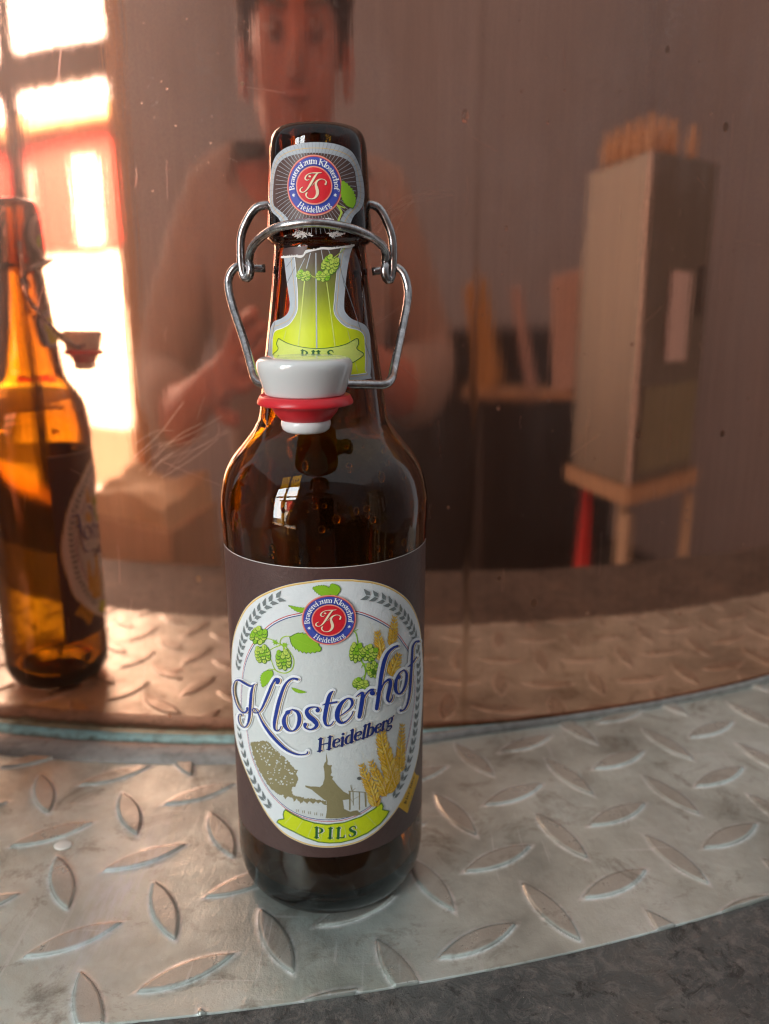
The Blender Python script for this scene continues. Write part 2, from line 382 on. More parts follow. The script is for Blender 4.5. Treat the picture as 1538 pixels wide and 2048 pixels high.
class Art:
    """flat print: shapes in a drawing plane, wrapped round the bottle, each ink a hair above the one below"""
    def __init__(s, rref): s.V = []; s.F = []; s.M = []; s.rref = rref; s.k = 0; s.seq = 0
    def put(s, pts, off):
        i0 = len(s.V)
        for u, v in pts:
            z = v/1e3; r_ = float(rho(z))+off; th = u/s.rref
            s.V.append((r_*math.sin(th), -r_*math.cos(th), z))
        return i0
    def off(s, layer):
        s.seq = (s.seq+1) % 90
        return 8e-5+layer*3.2e-5+s.seq*2.5e-7
    def poly(s, pts, inkk, layer, T=None, grid=None):
        pts = [tuple(map(float, p[:2])) for p in pts]
        g = []
        if grid:
            xs = [p[0] for p in pts]; ys = [p[1] for p in pts]
            # split long edges
            q = []
            for a, b in zip(pts, pts[1:]+pts[:1]):
                n = max(1, int(math.hypot(b[0]-a[0], b[1]-a[1])/grid))
                q += [(a[0]+(b[0]-a[0])*i/n, a[1]+(b[1]-a[1])*i/n) for i in range(n)]
            pts = q
            x = min(xs)+grid*.5
            while x < max(xs):
                y = min(ys)+grid*.47
                while y < max(ys):
                    g.append((x, y)); y += grid
                x += grid
        vin = [Vector(p) for p in pts+g]
        r_ = delaunay_2d_cdt(vin, [], [list(range(len(pts)))], 1, 1e-5)
        vo, fo = r_[0], r_[2]
        P = [tuple(v) for v in vo]
        if T: P = [T(p) for p in P]
        i0 = s.put(P, s.off(layer)); m = KEYS.index(inkk)
        for f in fo:
            s.F.append(tuple(i0+i for i in f)); s.M.append(m)
    def ribbon(s, pts, inkk, layer, T=None, step=3., dw=0, shift=(0, 0), caps=True, closed=False, scale=1.):
        """pts: (x, y, width)"""
        Q = catmull([(p[0], p[1], p[2]) for p in pts], step) if len(pts) > 2 else catmull(pts, step)
        L, Rr = [], []
        n = len(Q)
        for i, q in enumerate(Q):
            a, b = Q[max(i-1, 0)], Q[min(i+1, n-1)]
            if closed and i in (0, n-1): a, b = Q[n-2], Q[1]
            d = (b-a)[:2]; l = math.hypot(*d) or 1; nx, ny = -d[1]/l, d[0]/l; w_ = max(q[2]*scale+dw, .01)/2
            x, y = q[0]+shift[0], q[1]+shift[1]
            L.append((x+nx*w_, y+ny*w_)); Rr.append((x-nx*w_, y-ny*w_))
        P = L+Rr; F = [(i, i+1, n+i+1, n+i) for i in range(n-1)]
        if caps and not closed:
            for i, sg in ((0, -1), (n-1, 1)):
                q = Q[i]; a, b = (Q[0], Q[1]) if i == 0 else (Q[n-2], Q[n-1])
                d = (b-a)[:2]; ang = math.atan2(d[1], d[0]); w_ = max(q[2]*scale+dw, .01)/2; c0 = len(P)
                P.append((q[0]+shift[0], q[1]+shift[1])); m_ = 8
                for k in range(m_+1):
                    a2 = ang+PI/2-PI*k/m_ if sg > 0 else ang+PI/2+PI*k/m_
                    P.append((q[0]+shift[0]+math.cos(a2)*w_, q[1]+shift[1]+math.sin(a2)*w_))
                for k in range(m_): F.append((c0, c0+1+k, c0+2+k))
        if T: P = [T(p) for p in P]
        i0 = s.put(P, s.off(layer)); m = KEYS.index(inkk)
        for f in F: s.F.append(tuple(i0+i for i in f)); s.M.append(m)
    def disc(s, c, r_, inkk, layer, T=None, n=20, ry=None, rot=0, grid=None):
        ry = ry or r_; cs, sn = math.cos(rot), math.sin(rot)
        P = [(c[0]+cs*r_*math.cos(a)-sn*ry*math.sin(a), c[1]+sn*r_*math.cos(a)+cs*ry*math.sin(a)) for a in [2*PI*k/n for k in range(n)]]
        if grid: return s.poly(P, inkk, layer, T, grid)
        if T: P2 = [T(c)]+[T(p) for p in P]
        else: P2 = [c]+P
        i0 = s.put(P2, s.off(layer)); m = KEYS.index(inkk)
        for k in range(n): s.F.append((i0, i0+1+k, i0+1+(k+1) % n)); s.M.append(m)
    def ringband(s, c, r0, r1, inkk, layer, T=None, n=72):
        P = []
        for k in range(n):
            a = 2*PI*k/n; P += [(c[0]+r0*math.cos(a), c[1]+r0*math.sin(a)), (c[0]+r1*math.cos(a), c[1]+r1*math.sin(a))]
        if T: P = [T(p) for p in P]
        i0 = s.put(P, s.off(layer)); m = KEYS.index(inkk)
        for k in range(n): j = (k+1) % n; s.F.append((i0+2*k, i0+2*k+1, i0+2*j+1, i0+2*j)); s.M.append(m)
    def build(s, name, parent):
        used = sorted(set(s.M)); me = mesh(s.V, s.F)
        bm = bmesh.new(); bm.from_mesh(me)
        for f, m in zip(bm.faces, s.M): f.material_index = used.index(m); f.smooth = True
        for f in bm.faces:
            c = f.calc_center_median(); 
            if f.normal.dot(Vector((c.x, c.y, 0))) < 0: f.normal_flip()
        bm.to_mesh(me); bm.free()
        o = bpy.data.objects.new(name, me); C.objects.link(o); o.parent = parent
        for m in used: me.materials.append(INK[KEYS[m]])
        return o

# a small seriffed stroke alphabet: em units, x-height .5, capitals .72
TK, TN = .135, .05
def _ser(x, y, w_=.12): return [(x-w_, y, .045), (x+w_, y, .045)]
def _st(x, y0, y1, w_=TK): return [(x, y0, w_), (x, (y0+y1)/2, w_*.94), (x, y1, w_)]
GL = {
 'H': (.86, [_st(.17, 0, .72), _st(.67, 0, .72), [(.17, .37, TN), (.67, .37, TN)], _ser(.17, .02), _ser(.67, .02), _ser(.17, .70), _ser(.67, .70)]),
 'e': (.50, [[(.10, .27, .05), (.25, .275, .05), (.40, .29, .06), (.41, .38, .09), (.35, .46, .06), (.26, .485, .05), (.14, .42, .11), (.10, .27, .135), (.14, .10, .12), (.26, .02, .06), (.36, .04, .05), (.43, .11, .035)]]),
 'i': (.30, [_st(.15, 0, .47), _ser(.15, .02), [(.05, .455, .045), (.15, .47, .05)], [(.145, .66, .14), (.155, .66, .14)]]),
 'd': (.58, [[(.42, .43, .04), (.30, .485, .05), (.16, .42, .10), (.10, .25, .13), (.14, .08, .11), (.26, .01, .05), (.42, .08, .04)], _st(.43, .02, .72), [(.32, .72, .045), (.44, .73, .05)], [(.44, .02, .045), (.54, .02, .045)]]),
 'l': (.31, [_st(.15, 0, .73), _ser(.15, .02), [(.04, .715, .045), (.15, .73, .05)]]),
 'b': (.57, [_st(.14, .02, .73), [(.03, .715, .045), (.15, .73, .05)], [(.15, .40, .04), (.28, .485, .05), (.40, .43, .10), (.46, .26, .13), (.42, .08, .11), (.28, .01, .05), (.15, .07, .04)]]),
 'r': (.42, [_st(.14, 0, .47), _ser(.14, .02), [(.04, .455, .045), (.14, .47, .05)], [(.15, .34, .04), (.23, .45, .06), (.33, .475, .06)], [(.335, .43, .11), (.345, .43, .11)]]),
 'g': (.52, [[(.24, .485, .05), (.36, .43, .10), (.38, .33, .12), (.34, .21, .09), (.24, .17, .05), (.13, .22, .10), (.10, .33, .12), (.14, .44, .09), (.24, .485, .05)], [(.36, .45, .05), (.47, .49, .07)], [(.16, .18, .05), (.10, .09, .07), (.24, .03, .09), (.38, -.02, .09), (.42, -.11, .08), (.26, -.21, .05), (.09, -.14, .06), (.10, -.03, .05), (.2, .03, .05)]]),
 'B': (.68, [_st(.16, 0, .72), [(.06, .70, .045), (.36, .695, .05), (.45, .55, .12), (.36, .40, .05), (.16, .385, .05)], [(.34, .40, .05), (.52, .20, .14), (.36, .02, .05), (.06, .02, .045)]]),
 'a': (.50, [[(.10, .39, .10), (.16, .465, .05), (.25, .485, .05), (.35, .42, .10), (.36, .28, .12), (.36, .10, .12), (.42, .02, .06), (.48, .04, .04)], [(.35, .29, .04), (.17, .23, .08), (.10, .12, .11), (.18, .02, .06), (.34, .09, .04)]]),
 'u': (.60, [[(.03, .455, .045), (.13, .455, .05)], [(.14, .47, TK), (.14, .2, TK), (.16, .07, .10), (.26, .02, .06), (.42, .09, .04)], _st(.43, 0, .47), [(.43, .02, .045), (.54, .02, .045)], [(.33, .455, .045), (.43, .455, .05)]]),
 'z': (.46, [[(.06, .45, .06), (.38, .45, .06)], [(.37, .44, .10), (.08, .04, .10)], [(.07, .03, .06), (.40, .03, .06)], [(.41, .03, .04), (.41, .13, .04)]]),
 'm': (.88, [_st(.14, 0, .47), _st(.43, 0, .38), _st(.72, 0, .38), _ser(.14, .02, .09), _ser(.43, .02, .09), _ser(.72, .02, .09), [(.15, .36, .04), (.30, .47, .06), (.43, .38, .12)], [(.44, .36, .04), (.60, .47, .06), (.72, .38, .12)], [(.04, .455, .045), (.14, .47, .05)]]),
 'K': (.78, [_st(.17, 0, .72), _ser(.17, .02), _ser(.17, .70), [(.62, .68, .05), (.20, .32, .05)], [(.30, .42, .13), (.64, .02, .13)], _ser(.64, .70, .10), _ser(.66, .02, .10)]),
 'o': (.54, [[(.26, .485, .05), (.39, .42, .10), (.43, .25, .13), (.38, .08, .10), (.26, .01, .05), (.13, .08, .10), (.09, .25, .13), (.13, .42, .10), (.26, .485, .05)]]),
 's': (.43, [[(.36, .36, .04), (.33, .45, .05), (.22, .485, .05), (.11, .39, .10), (.22, .27, .12), (.35, .14, .11), (.22, .01, .05), (.10, .04, .05), (.07, .14, .04)]]),
 't': (.37, [[(.15, .62, .06), (.16, .45, .12), (.16, .12, .12), (.23, .01, .06), (.34, .07, .04)], [(.04, .455, .05), (.32, .455, .05)]]),
 'h': (.60, [_st(.14, 0, .73), _ser(.14, .02, .1), [(.03, .715, .045), (.15, .73, .05)], [(.15, .34, .04), (.29, .47, .06), (.42, .38, .12), (.43, .2, .13), (.43, 0, .13)], _ser(.43, .02, .1)]),
 'f': (.36, [[(.38, .66, .09), (.33, .73, .05), (.24, .72, .06), (.16, .58, .12), (.16, .3, .13), (.16, 0, .13)], [(.04, .455, .05), (.32, .455, .05)], _ser(.16, .02, .1)]),
 'P': (.66, [_st(.17, 0, .72), _ser(.17, .02), [(.06, .70, .045), (.36, .695, .05), (.50, .53, .14), (.36, .35, .05), (.17, .345, .045)]]),
 'I': (.36, [_st(.18, 0, .72), _ser(.18, .02), _ser(.18, .70)]),
 'L': (.60, [_st(.17, 0, .72), _ser(.17, .70), [(.06, .02, .05), (.5, .02, .06)], [(.52, .02, .05), (.53, .18, .03)]]),
 'S': (.58, [[(.47, .54, .03), (.44, .66, .05), (.29, .71, .05), (.13, .60, .11), (.22, .43, .14), (.41, .30, .15), (.44, .13, .12), (.27, .01, .05), (.12, .06, .05), (.08, .19, .03)]]),
 '*': (.40, [[(.2, .18, .06), (.2, .46, .06)], [(.08, .25, .06), (.32, .39, .06)], [(.08, .39, .06), (.32, .25, .06)]]),
 ' ': (.26, []), '-': (.4, [[(.06, .25, .07), (.3, .25, .07)]]),
}
def adv(txt): return sum(GL[c][0] for c in txt)
def text(art, txt, place, em, inkk, layer, italic=0, dw=0, shift=(0, 0), track=0, step=None):
    """place(x, y): text plane (em-scaled) to drawing plane"""
    x0 = 0
    for ch in txt:
        a_, strokes = GL[ch]
        for st in strokes:
            pts = [((x0+p[0]+italic*p[1])*em+shift[0], p[1]*em+shift[1], p[2]*em+dw) for p in st]
            art.ribbon(pts, inkk, layer, T=place, step=(step or em*.07))
        x0 += a_+track
def along(P):
    """x along polyline P (drawing plane), y to its left"""
    P = [np.array(p, float) for p in P]; D = [0]
    for a, b in zip(P, P[1:]): D.append(D[-1]+np.linalg.norm(b-a))
    def f(q):
        x, y = q; i = 0
        while i < len(P)-2 and x > D[i+1]: i += 1
        a, b = P[i], P[i+1]; d = (b-a)/np.linalg.norm(b-a); return tuple(a+d*(x-D[i])+np.array([-d[1], d[0]])*y)
    f.length = D[-1]; return f

def Z(scale, ox, oy): return lambda p: (ox+p[0]/scale, oy+p[1]/scale)

def emblem(art, c, Rm, layer):
    """round brewery emblem, radius Rm (mm) about c"""
    X = lambda p: (c[0]+p[0]*Rm, c[1]+p[1]*Rm)
    art.disc((0, 0), 1.0, 'copperline', layer, T=X, n=72, grid=.22)
    art.disc((0, 0), .955, 'linered', layer+1, T=X, n=72, grid=.22)
    art.disc((0, 0), .93, 'ring', layer+2, T=X, n=72, grid=.22)
    art.ringband((0, 0), .60, .70, 'blue', layer+3, T=X)
    art.disc((0, 0), .635, 'copperline', layer+4, T=X, n=64, grid=.2)
    art.disc((0, 0), .59, 'red', layer+5, T=X, n=64, grid=.2)
    def arc(r_, a0, sgn):
        def f(q):
            x, y = q; a = a0-sgn*x/r_; rr = r_+sgn*y
            return X((rr*math.cos(a), rr*math.sin(a)))
        return f
    em = .262; tx = 'Brauerei zum Klosterhof'; r0 = .705; span = R(202); tr = (span*r0/em-adv(tx))/(len(tx)-1)
    text(art, tx, arc(r0, R(90)+span/2, 1), em, 'halo', layer+5, track=tr, step=.02)
    tx = 'Heidelberg'; r1 = .892; span = R(84); tr = (span*r1/em-adv(tx))/(len(tx)-1)
    text(art, tx, arc(r1, R(270)-span/2, -1), em, 'halo', layer+5, track=tr, step=.02)
    for a in (R(203), R(-23)):
        ca, sa = math.cos(a)*.79, math.sin(a)*.79
        for k in range(3):
            b = k*PI/3+.3; art.ribbon([(ca-.05*math.cos(b), sa-.05*math.sin(b), .022), (ca+.05*math.cos(b), sa+.05*math.sin(b), .022)], 'halo', layer+5, T=X, step=.05)
    # monogram, strokes measured on the printed one (centre 735,795, radius 590 x 660)
    M_ = lambda p: X(((p[0]-735)/590, -(p[1]-795)/660))
    J = [[(895, 520, 10), (800, 528, 22), (700, 530, 14), (620, 555, 16), (572, 605, 26), (562, 655, 26), (600, 685, 14), (640, 665, 10)],
         [(648, 600, 34), (662, 606, 34)],
         [(815, 532, 22), (762, 600, 36), (710, 690, 40), (650, 800, 38), (592, 888, 24), (530, 938, 14), (478, 936, 22), (452, 900, 30), (470, 855, 16), (515, 828, 8)],
         [(968, 768, 36), (984, 720, 24), (958, 678, 14), (900, 658, 14), (840, 672, 26), (790, 718, 36), (776, 780, 40), (790, 850, 52), (804, 920, 56), (798, 990, 50), (758, 1058, 34), (700, 1088, 18), (632, 1080, 16), (588, 1042, 22), (574, 990, 28), (592, 958, 24)],
         [(700, 800, 5), (770, 720, 9)]]
    for st in J: art.ribbon([(p[0], p[1], p[2]*1.1) for p in st], 'dark', layer+6, T=M_, step=12, shift=(7, 9))
    for st in J: art.ribbon([(p[0], p[1], p[2]*1.1) for p in st], 'cream', layer+7, T=M_, step=12)

def leaf(art, p0, p1, wd, inkk, layer, T, bend=0, teeth=9, vein=True):
    p0, p1 = np.array(p0, float), np.array(p1, float); d = p1-p0; L = np.linalg.norm(d); d /= L; n = np.array([-d[1], d[0]])
    def side(sg):
        out = []
        N = teeth*2
        for i in range(N+1):
            t = i/N; w_ = wd/2*math.sin(PI*t**.8)**.75*(1+(.16 if i % 2 else -.05))
            tt = t+(.03 if i % 2 else 0)*(1 if 0 < i < N else 0)
            out.append(p0+d*L*tt+n*(sg*w_+bend*math.sin(PI*t)))
        return out
    P = side(1)+side(-1)[-2:0:-1]
    c = np.mean(P, axis=0)
    art.poly([tuple(c+(p-c)*1.06) for p in P], 'greendark', layer, T, grid=L/7); art.poly([tuple(p) for p in P], inkk, layer+1, T, grid=L/7)
    if vein: art.ribbon([(*(p0+n*0), 1.2), (*(p0+d*L*.5+n*bend), 1.2), (*(p1), .6)], 'greenlight', layer+2, T, step=6)
def hop(art, c, rx, ry, rot, layer, T):
    cs, sn = math.cos(rot), math.sin(rot)
    def X(p): return (c[0]+cs*p[0]*rx-sn*p[1]*ry, c[1]+sn*p[0]*rx+cs*p[1]*ry)
    art.disc((0, 0), 1.0, 'greendark', layer, T=lambda p: T(X(p)), n=20)
    rows = [(-.78, 2, .40), (-.45, 3, .40), (-.08, 4, .40), (.28, 3, .40), (.58, 2, .36), (.86, 1, .30)]
    for ri, (yy, n_, sz) in enumerate(rows[::-1]):
        half = math.sqrt(max(0, 1-yy*yy))*.74
        for k in range(n_):
            xx = 0 if n_ == 1 else -half+2*half*k/(n_-1)
            art.disc((xx, yy), sz*.92, 'greendark', layer+1+ri*0, T=lambda p: T(X(p)), n=10, ry=sz*1.02)
            art.disc((xx-.03, yy-.05), sz*.74, random.choice(['greenlight', 'green', 'greenlight']), layer+1, T=lambda p: T(X(p)), n=10, ry=sz*.84)
def wheat(art, pts, wd, layer, T, n=11, awn=60, faint=False):
    Q = catmull([(p[0], p[1], 0) for p in pts], 1.0); m = len(Q)
    for k in range(n):
        t = k/(n-1); i = min(m-2, int(t*(m-1))); q = Q[i]; d = (Q[min(i+3, m-1)]-Q[max(i-3, 0)])[:2]; d = d/np.linalg.norm(d); nn = np.array([-d[1], d[0]])
        w_ = wd*(1-.5*t**2)
        for sg in (-1, 1, 0):
            c = q[:2]+nn*sg*w_*.42+d*random.uniform(-1, 1)*w_*.1
            a = math.atan2(d[1], d[0])+sg*.62
            if awn and sg: 
                e = c+np.array([math.cos(a-sg*.35), math.sin(a-sg*.35)])*awn*random.uniform(.5, 1.1)
                art.ribbon([(c[0], c[1], 1.1), (e[0], e[1], .5)], 'wheatpale', layer, T, step=30, caps=False)
            ln = w_*random.uniform(.42, .54); fat = w_*random.uniform(.13, .17)
            u_ = np.array([math.cos(a), math.sin(a)]); v_ = np.array([-u_[1], u_[0]])
            prof = [(-1, 0), (-.65, .75), (-.1, 1.0), (.5, .62), (1.08, 0), (.5, -.62), (-.1, -1.0), (-.65, -.75)]
            P = [tuple(c+u_*p[0]*ln+v_*p[1]*fat) for p in prof]
            art.poly([tuple(c+u_*p[0]*ln*1.06+v_*p[1]*fat*1.25) for p in prof], 'wheatdark', layer+(1 if sg else 3), T)
            art.poly(P, random.choice(['wheat', 'wheat', 'wheatpale']), layer+(2 if sg else 4), T)
            e = c+u_*ln*.7; art.ribbon([(*(c-u_*ln*.6+v_*fat*.2), w_*.03), (*(e+v_*fat*.1), w_*.015)], 'cream', layer+(3 if sg else 5), T, step=30, caps=False)

# ------------------------------------------------------------------ main label
def main_label(parent):
    A = Art(34.7)
    z4, z5, z6, z8 = Z(3.495, 430, 1140), Z(3.495, 430, 1440), Z(7.69, 460, 1240), Z(6.99, 640, 1220)
    z3b, z5b, z4b = Z(7.324, 490, 1480), Z(7.324, 600, 1430), Z(7.876, 680, 1440)
    B = lambda z: (lambda p: px_body(z(p)))
    # brown paper wrap
    u0, u1, v0, v1 = -44.2, 50.6, 28.7, 132.3
    nu, nv = 150, 6
    i0 = len(A.V); offw = 6e-5
    for j in range(nv+1):
        for i in range(nu+1):
            u = u0+(u1-u0)*i/nu; v = v0+(v1-v0)*j/nv
            A.put([(u, v)], offw)
    for j in range(nv):
        for i in range(nu):
            a = i0+j*(nu+1)+i; A.F.append((a, a+1, a+nu+2, a+nu+1)); A.M.append(KEYS.index('brown'))
    A.ribbon([(u0, v1-.02, .22), (0, v1-.02, .22), (u1, v1-.02, .22)], 'edge', 1, step=1.5, caps=False)
    A.ribbon([(u0, v0+.02, .14), (0, v0+.02, .14), (u1, v0+.02, .14)], 'brown', 1, step=1.5, caps=False)
    # oval
    out4 = [(960, 66), (830, 66), (700, 74), (500, 107), (330, 172), (230, 250), (172, 350), (137, 450), (121, 560), (118, 700), (124, 850), (131, 1000), (138, 1100)]
    out5 = [(152, 150), (172, 230), (204, 320), (248, 425), (312, 565), (382, 682), (472, 782), (572, 842), (682, 878), (800, 888), (900, 878), (1010, 848), (1112, 790), (1192, 718), (1272, 618), (1332, 508), (1376, 400), (1405, 300), (1424, 200), (1436, 60)]
    out4b = [(1448, 900), (1452, 720), (1446, 560), (1432, 420), (1402, 310), (1345, 210), (1240, 130), (1110, 84)]
    O = [B(z4)(p) for p in out4]+[B(z5)(p) for p in out5]+[B(z4)(p) for p in out4b]
    O = [tuple(q[:2]) for q in catmull([(*p, 0) for p in O+O[:1]], 1.0)][:-1]
    Oc = np.mean(O, axis=0)
    def inset(P, d):
        n = len(P); out = []
        for i in range(n):
            a, b = np.array(P[i-2]), np.array(P[(i+2) % n]); t = (b-a)/np.linalg.norm(b-a); nrm = np.array([-t[1], t[0]])
            p = np.array(P[i]); 
            if nrm @ (Oc-p) < 0: nrm = -nrm
            out.append(tuple(p+nrm*d))
        return out
    A.poly(inset(O, -.32), 'navy', 1, grid=1.6)
    A.poly(inset(O, -.12), 'goldpale', 2, grid=1.6)
    A.poly(inset(O, .22), 'gold', 3, grid=1.6)
    A.poly(inset(O, .55), 'white', 4, grid=1.6)
    # inner field
    in4 = [(610, 300), (500, 326), (400, 375), (320, 450), (255, 545), (215, 645), (198, 740), (188, 860), (190, 1000)]
    in5 = [(212, 0), (231, 95), (252, 220), (300, 350), (372, 482), (462, 584), (562, 652), (680, 692), (790, 702), (900, 692), (1010, 652), (1112, 582), (1202, 482), (1272, 362), (1322, 242), (1352, 110), (1370, 0)]
    in4b = [(1392, 900), (1392, 760), (1378, 650), (1350, 560), (1318, 510), (1258, 430), (1180, 370), (1080, 320), (980, 290), (800, 272)]
    I = [B(z4)(p) for p in in4]+[B(z5)(p) for p in in5]+[B(z4)(p) for p in in4b]
    I = [tuple(q[:2]) for q in catmull([(*p, 0) for p in I+I[:1]], 1.0)][:-1]
    A.poly(inset(I, -.3), 'linered', 5, grid=1.6); A.poly(inset(I, 0), 'halo', 6, grid=1.6)
    A.poly(inset(I, .3), 'lineblue', 7, grid=1.6); A.poly(inset(I, .62), 'sky', 8, grid=1.6)
    # laurel on both sides: pairs of leaves between the two ovals
    def laurel(path, w_):
        Q = catmull([(*p, 0) for p in path], .2); D = 0; last = Q[0]; nxt = 1.5
        for i in range(2, len(Q)-3):
            D += np.linalg.norm((Q[i]-Q[i-1])[:2])
            if D > nxt:
                nxt = D+3.0; d = (Q[i+2]-Q[i-2])[:2]; d = d/np.linalg.norm(d); n = np.array([-d[1], d[0]]); c = Q[i][:2]
                for sg in (-1, 1):
                    tip = c+n*sg*w_*1.05+d*2.2; b0 = c+n*sg*w_*.15-d*.5
                    mid = (tip+b0)/2; nn = np.array([-(tip-b0)[1], (tip-b0)[0]]); nn /= np.linalg.norm(nn)
                    P = [b0, mid*.55+b0*.45+nn*.74, mid+nn*.62, tip, mid-nn*.5, mid*.5+b0*.5-nn*.74]
                    A.poly([tuple(p) for p in P], 'grey', 10)
                    A.ribbon([(*(b0-nn*sg*.0-d*.25), .12), (*(mid-d*.75), .14), (*(tip-d*.3), .05)], 'greydark', 9, step=.5, caps=False)
    pathL = [B(z4)(p) for p in [(160, 705), (178, 600), (205, 480), (250, 375), (320, 280), (400, 215), (465, 185)]]
    laurel(pathL[0:], 1.75)
    pathL2 = [B(z5)(p) for p in [(410, 625), (345, 545), (290, 450), (245, 345), (210, 240), (185, 140), (170, 40), (162, -20)]]
    laurel(pathL2, 1.7)
    pathR = [B(z5)(p) for p in [(1232, 560), (1282, 470), (1325, 370), (1358, 260), (1383, 140), (1400, 20)]]+[B(z4)(p) for p in [(1418, 800), (1420, 700), (1416, 600), (1402, 500), (1372, 410), (1320, 325), (1245, 250), (1150, 195), (1060, 175), (1010, 165)]]
    laurel(pathR, 1.75)
    # landscape print: tree, arcade, statue, posts
    S = [(90, 30), (330, 0), (420, 100), (560, 230), (640, 300), (700, 360), (735, 420), (775, 425), (760, 500), (785, 560), (765, 620), (740, 680), (700, 680), (690, 740), (710, 800), (830, 830), (1000, 855), (1190, 880), (1190, 940), (1150, 930), (1120, 900), (1080, 930), (1045, 885), (1000, 935), (950, 880), (910, 925), (860, 870), (820, 925), (770, 850), (720, 900), (690, 830), (640, 820), (600, 860), (560, 790), (510, 800), (440, 740), (380, 690), (290, 560), (200, 400), (130, 220)]
    rs = random.Random(3)
    def rough(P, amp, sub):
        out = []
        for a, b in zip(P, P[1:]+P[:1]):
            L = math.hypot(b[0]-a[0], b[1]-a[1]); n = max(1, int(L/sub))
            for k in range(n):
                t = k/n; out.append((a[0]+(b[0]-a[0])*t+rs.uniform(-amp, amp)*(k > 0), a[1]+(b[1]-a[1])*t+rs.uniform(-amp, amp)*(k > 0)))
        return out
    A.poly(rough(S, 11, 15), 'khaki', 9, T=B(z3b), grid=70)
    for _ in range(150):
        x, y = rs.uniform(150, 740), rs.uniform(40, 650)
        if x > 250+ (y-0)*.9+120 or x < 110+y*.42: continue
        A.disc((x, y), rs.uniform(4, 13), 'sky', 10, T=B(z3b), n=7, ry=rs.uniform(4, 18), rot=rs.uniform(0, 3))
    for x in range(760, 1180, 88):
        y0 = 985+(x-760)*.17
        for k in range(2): A.ribbon([(x+k*26, y0+20, 8), (x+k*26, y0+60, 8)], 'khaki', 10, T=B(z3b), step=20, caps=False)
    ST = [(1192, 175), (1200, 240), (1212, 300), (1205, 345), (1235, 362), (1275, 355), (1262, 400), (1270, 470), (1250, 505), (1292, 530), (1275, 560), (1340, 640), (1440, 745), (1540, 800), (1520, 860), (1430, 870), (1450, 1000), (1540, 1040), (1640, 1020), (1700, 1080), (1500, 1120), (1340, 1140), (1180, 1135), (1200, 1000), (1195, 880), (1150, 860), (1080, 800), (985, 720), (890, 680), (885, 655), (960, 670), (1040, 672), (1100, 680), (1140, 640), (1165, 560), (1165, 470), (1150, 380), (1165, 330), (1190, 300), (1187, 240)]
    A.poly(rough(ST, 3, 40), 'khaki', 9, T=B(z3b), grid=70)
    for pts in ([(130, 1110, 12), (250, 1120, 12), (420, 1130, 10)], [(150, 1120, 26), (150, 1400, 22)], [(200, 1130, 14), (205, 1330, 12)], [(300, 1130, 16), (300, 1400, 16)], [(390, 1140, 26), (400, 1350, 24)],
                [(160, 1020, 6), (185, 1110, 10), (170, 1050, 5)], [(185, 1110, 10), (240, 1060, 5)], [(185, 1100, 8), (180, 1010, 5)], [(210, 1240, 5), (290, 1190, 5)], [(200, 1290, 5), (160, 1230, 5)]):
        A.ribbon(pts, 'khaki', 9, T=B(z4b), step=20)
    A.disc((300, 910), 40, 'greydark', 9, T=B(z4b), n=9, ry=28)
    # wheat
    Wt = B(z4b)
    wheat(A, [(540, 1290), (500, 1120), (420, 940), (370, 800), (330, 700)], 140, 11, Wt, 12, 240)
    wheat(A, [(690, 1130), (640, 1000), (560, 850), (480, 650)], 130, 11, Wt, 11, 230)
    wheat(A, [(830, 960), (770, 760), (700, 520), (650, 330), (640, 150)], 185, 11, Wt, 15, 260)
    wheat(A, [(930, 760), (940, 560), (950, 330), (965, 70)], 115, 11, Wt, 14, 0)
    wheat(A, [(740, 1060), (800, 900), (860, 700)], 170, 11, Wt, 8, 0)
    Wu = B(z8)
    wheat(A, [(850, 660), (830, 540), (810, 420), (790, 300)], 118, 11, Wu, 9, 260)
    wheat(A, [(1000, 450), (1010, 330), (1020, 220), (1030, 90)], 100, 11, Wu, 9, 240)
    wheat(A, [(990, 860), (1030, 760), (1090, 620)], 125, 11, Wu, 7, 0)
    # hop vine, leaves
    G = B(Z(7.69, 460, 1150))
    for st in ([(1000, 940, 9), (870, 935, 17), (800, 970, 17), (780, 1040, 17), (830, 1090, 20)], [(570, 970, 14), (650, 985, 14), (720, 1035, 16), (830, 1070, 20)], [(600, 1165, 14), (690, 1110, 15), (780, 1075, 18)],
               [(840, 1050, 34), (838, 1150, 30)], [(860, 1085, 16), (940, 1190, 16), (990, 1310, 18), (960, 1440, 18), (860, 1500, 18), (740, 1475, 16), (690, 1420, 14), (640, 1290, 12)], [(700, 1450, 14), (620, 1440, 14), (580, 1460, 10)]):
        A.ribbon(st, 'greenlight', 10, T=G, step=14)
        A.ribbon([(p[0], p[1], p[2]*.45) for p in st], 'green', 11, T=G, step=14)
    for k in range(6):
        a = k*PI/3; A.ribbon([(705, 1025, 34), (705+45*math.cos(a), 1025+45*math.sin(a), 6)], 'green', 12, T=G, step=20)
        A.ribbon([(850, 1065, 34), (850+60*math.cos(a), 1065+35*math.sin(a), 6)], 'green', 12, T=G, step=20)
    hop(A, (455, 930), 118, 125, .5, 13, G); hop(A, (520, 1215), 112, 128, -.25, 13, G); hop(A, (835, 1300), 112, 145, -.15, 13, G)
    leaf(A, (935, 950), (1395, 1140), 260, 'green', 13, G); leaf(A, (1570, 270), (1280, 190), 150, 'green', 13, G)
    leaf(A, (1640, 300), (1560, 130), 170, 'green', 13, G)
    leaf(A, (1290, 520), (915, 460), 75, 'green', 13, G, bend=-40); leaf(A, (660, 1460), (520, 1710), 150, 'green', 13, G, bend=30)
    leaf(A, (955, 1725), (1180, 1790), 50, 'green', 13, G, bend=20)
    H8 = B(z8)
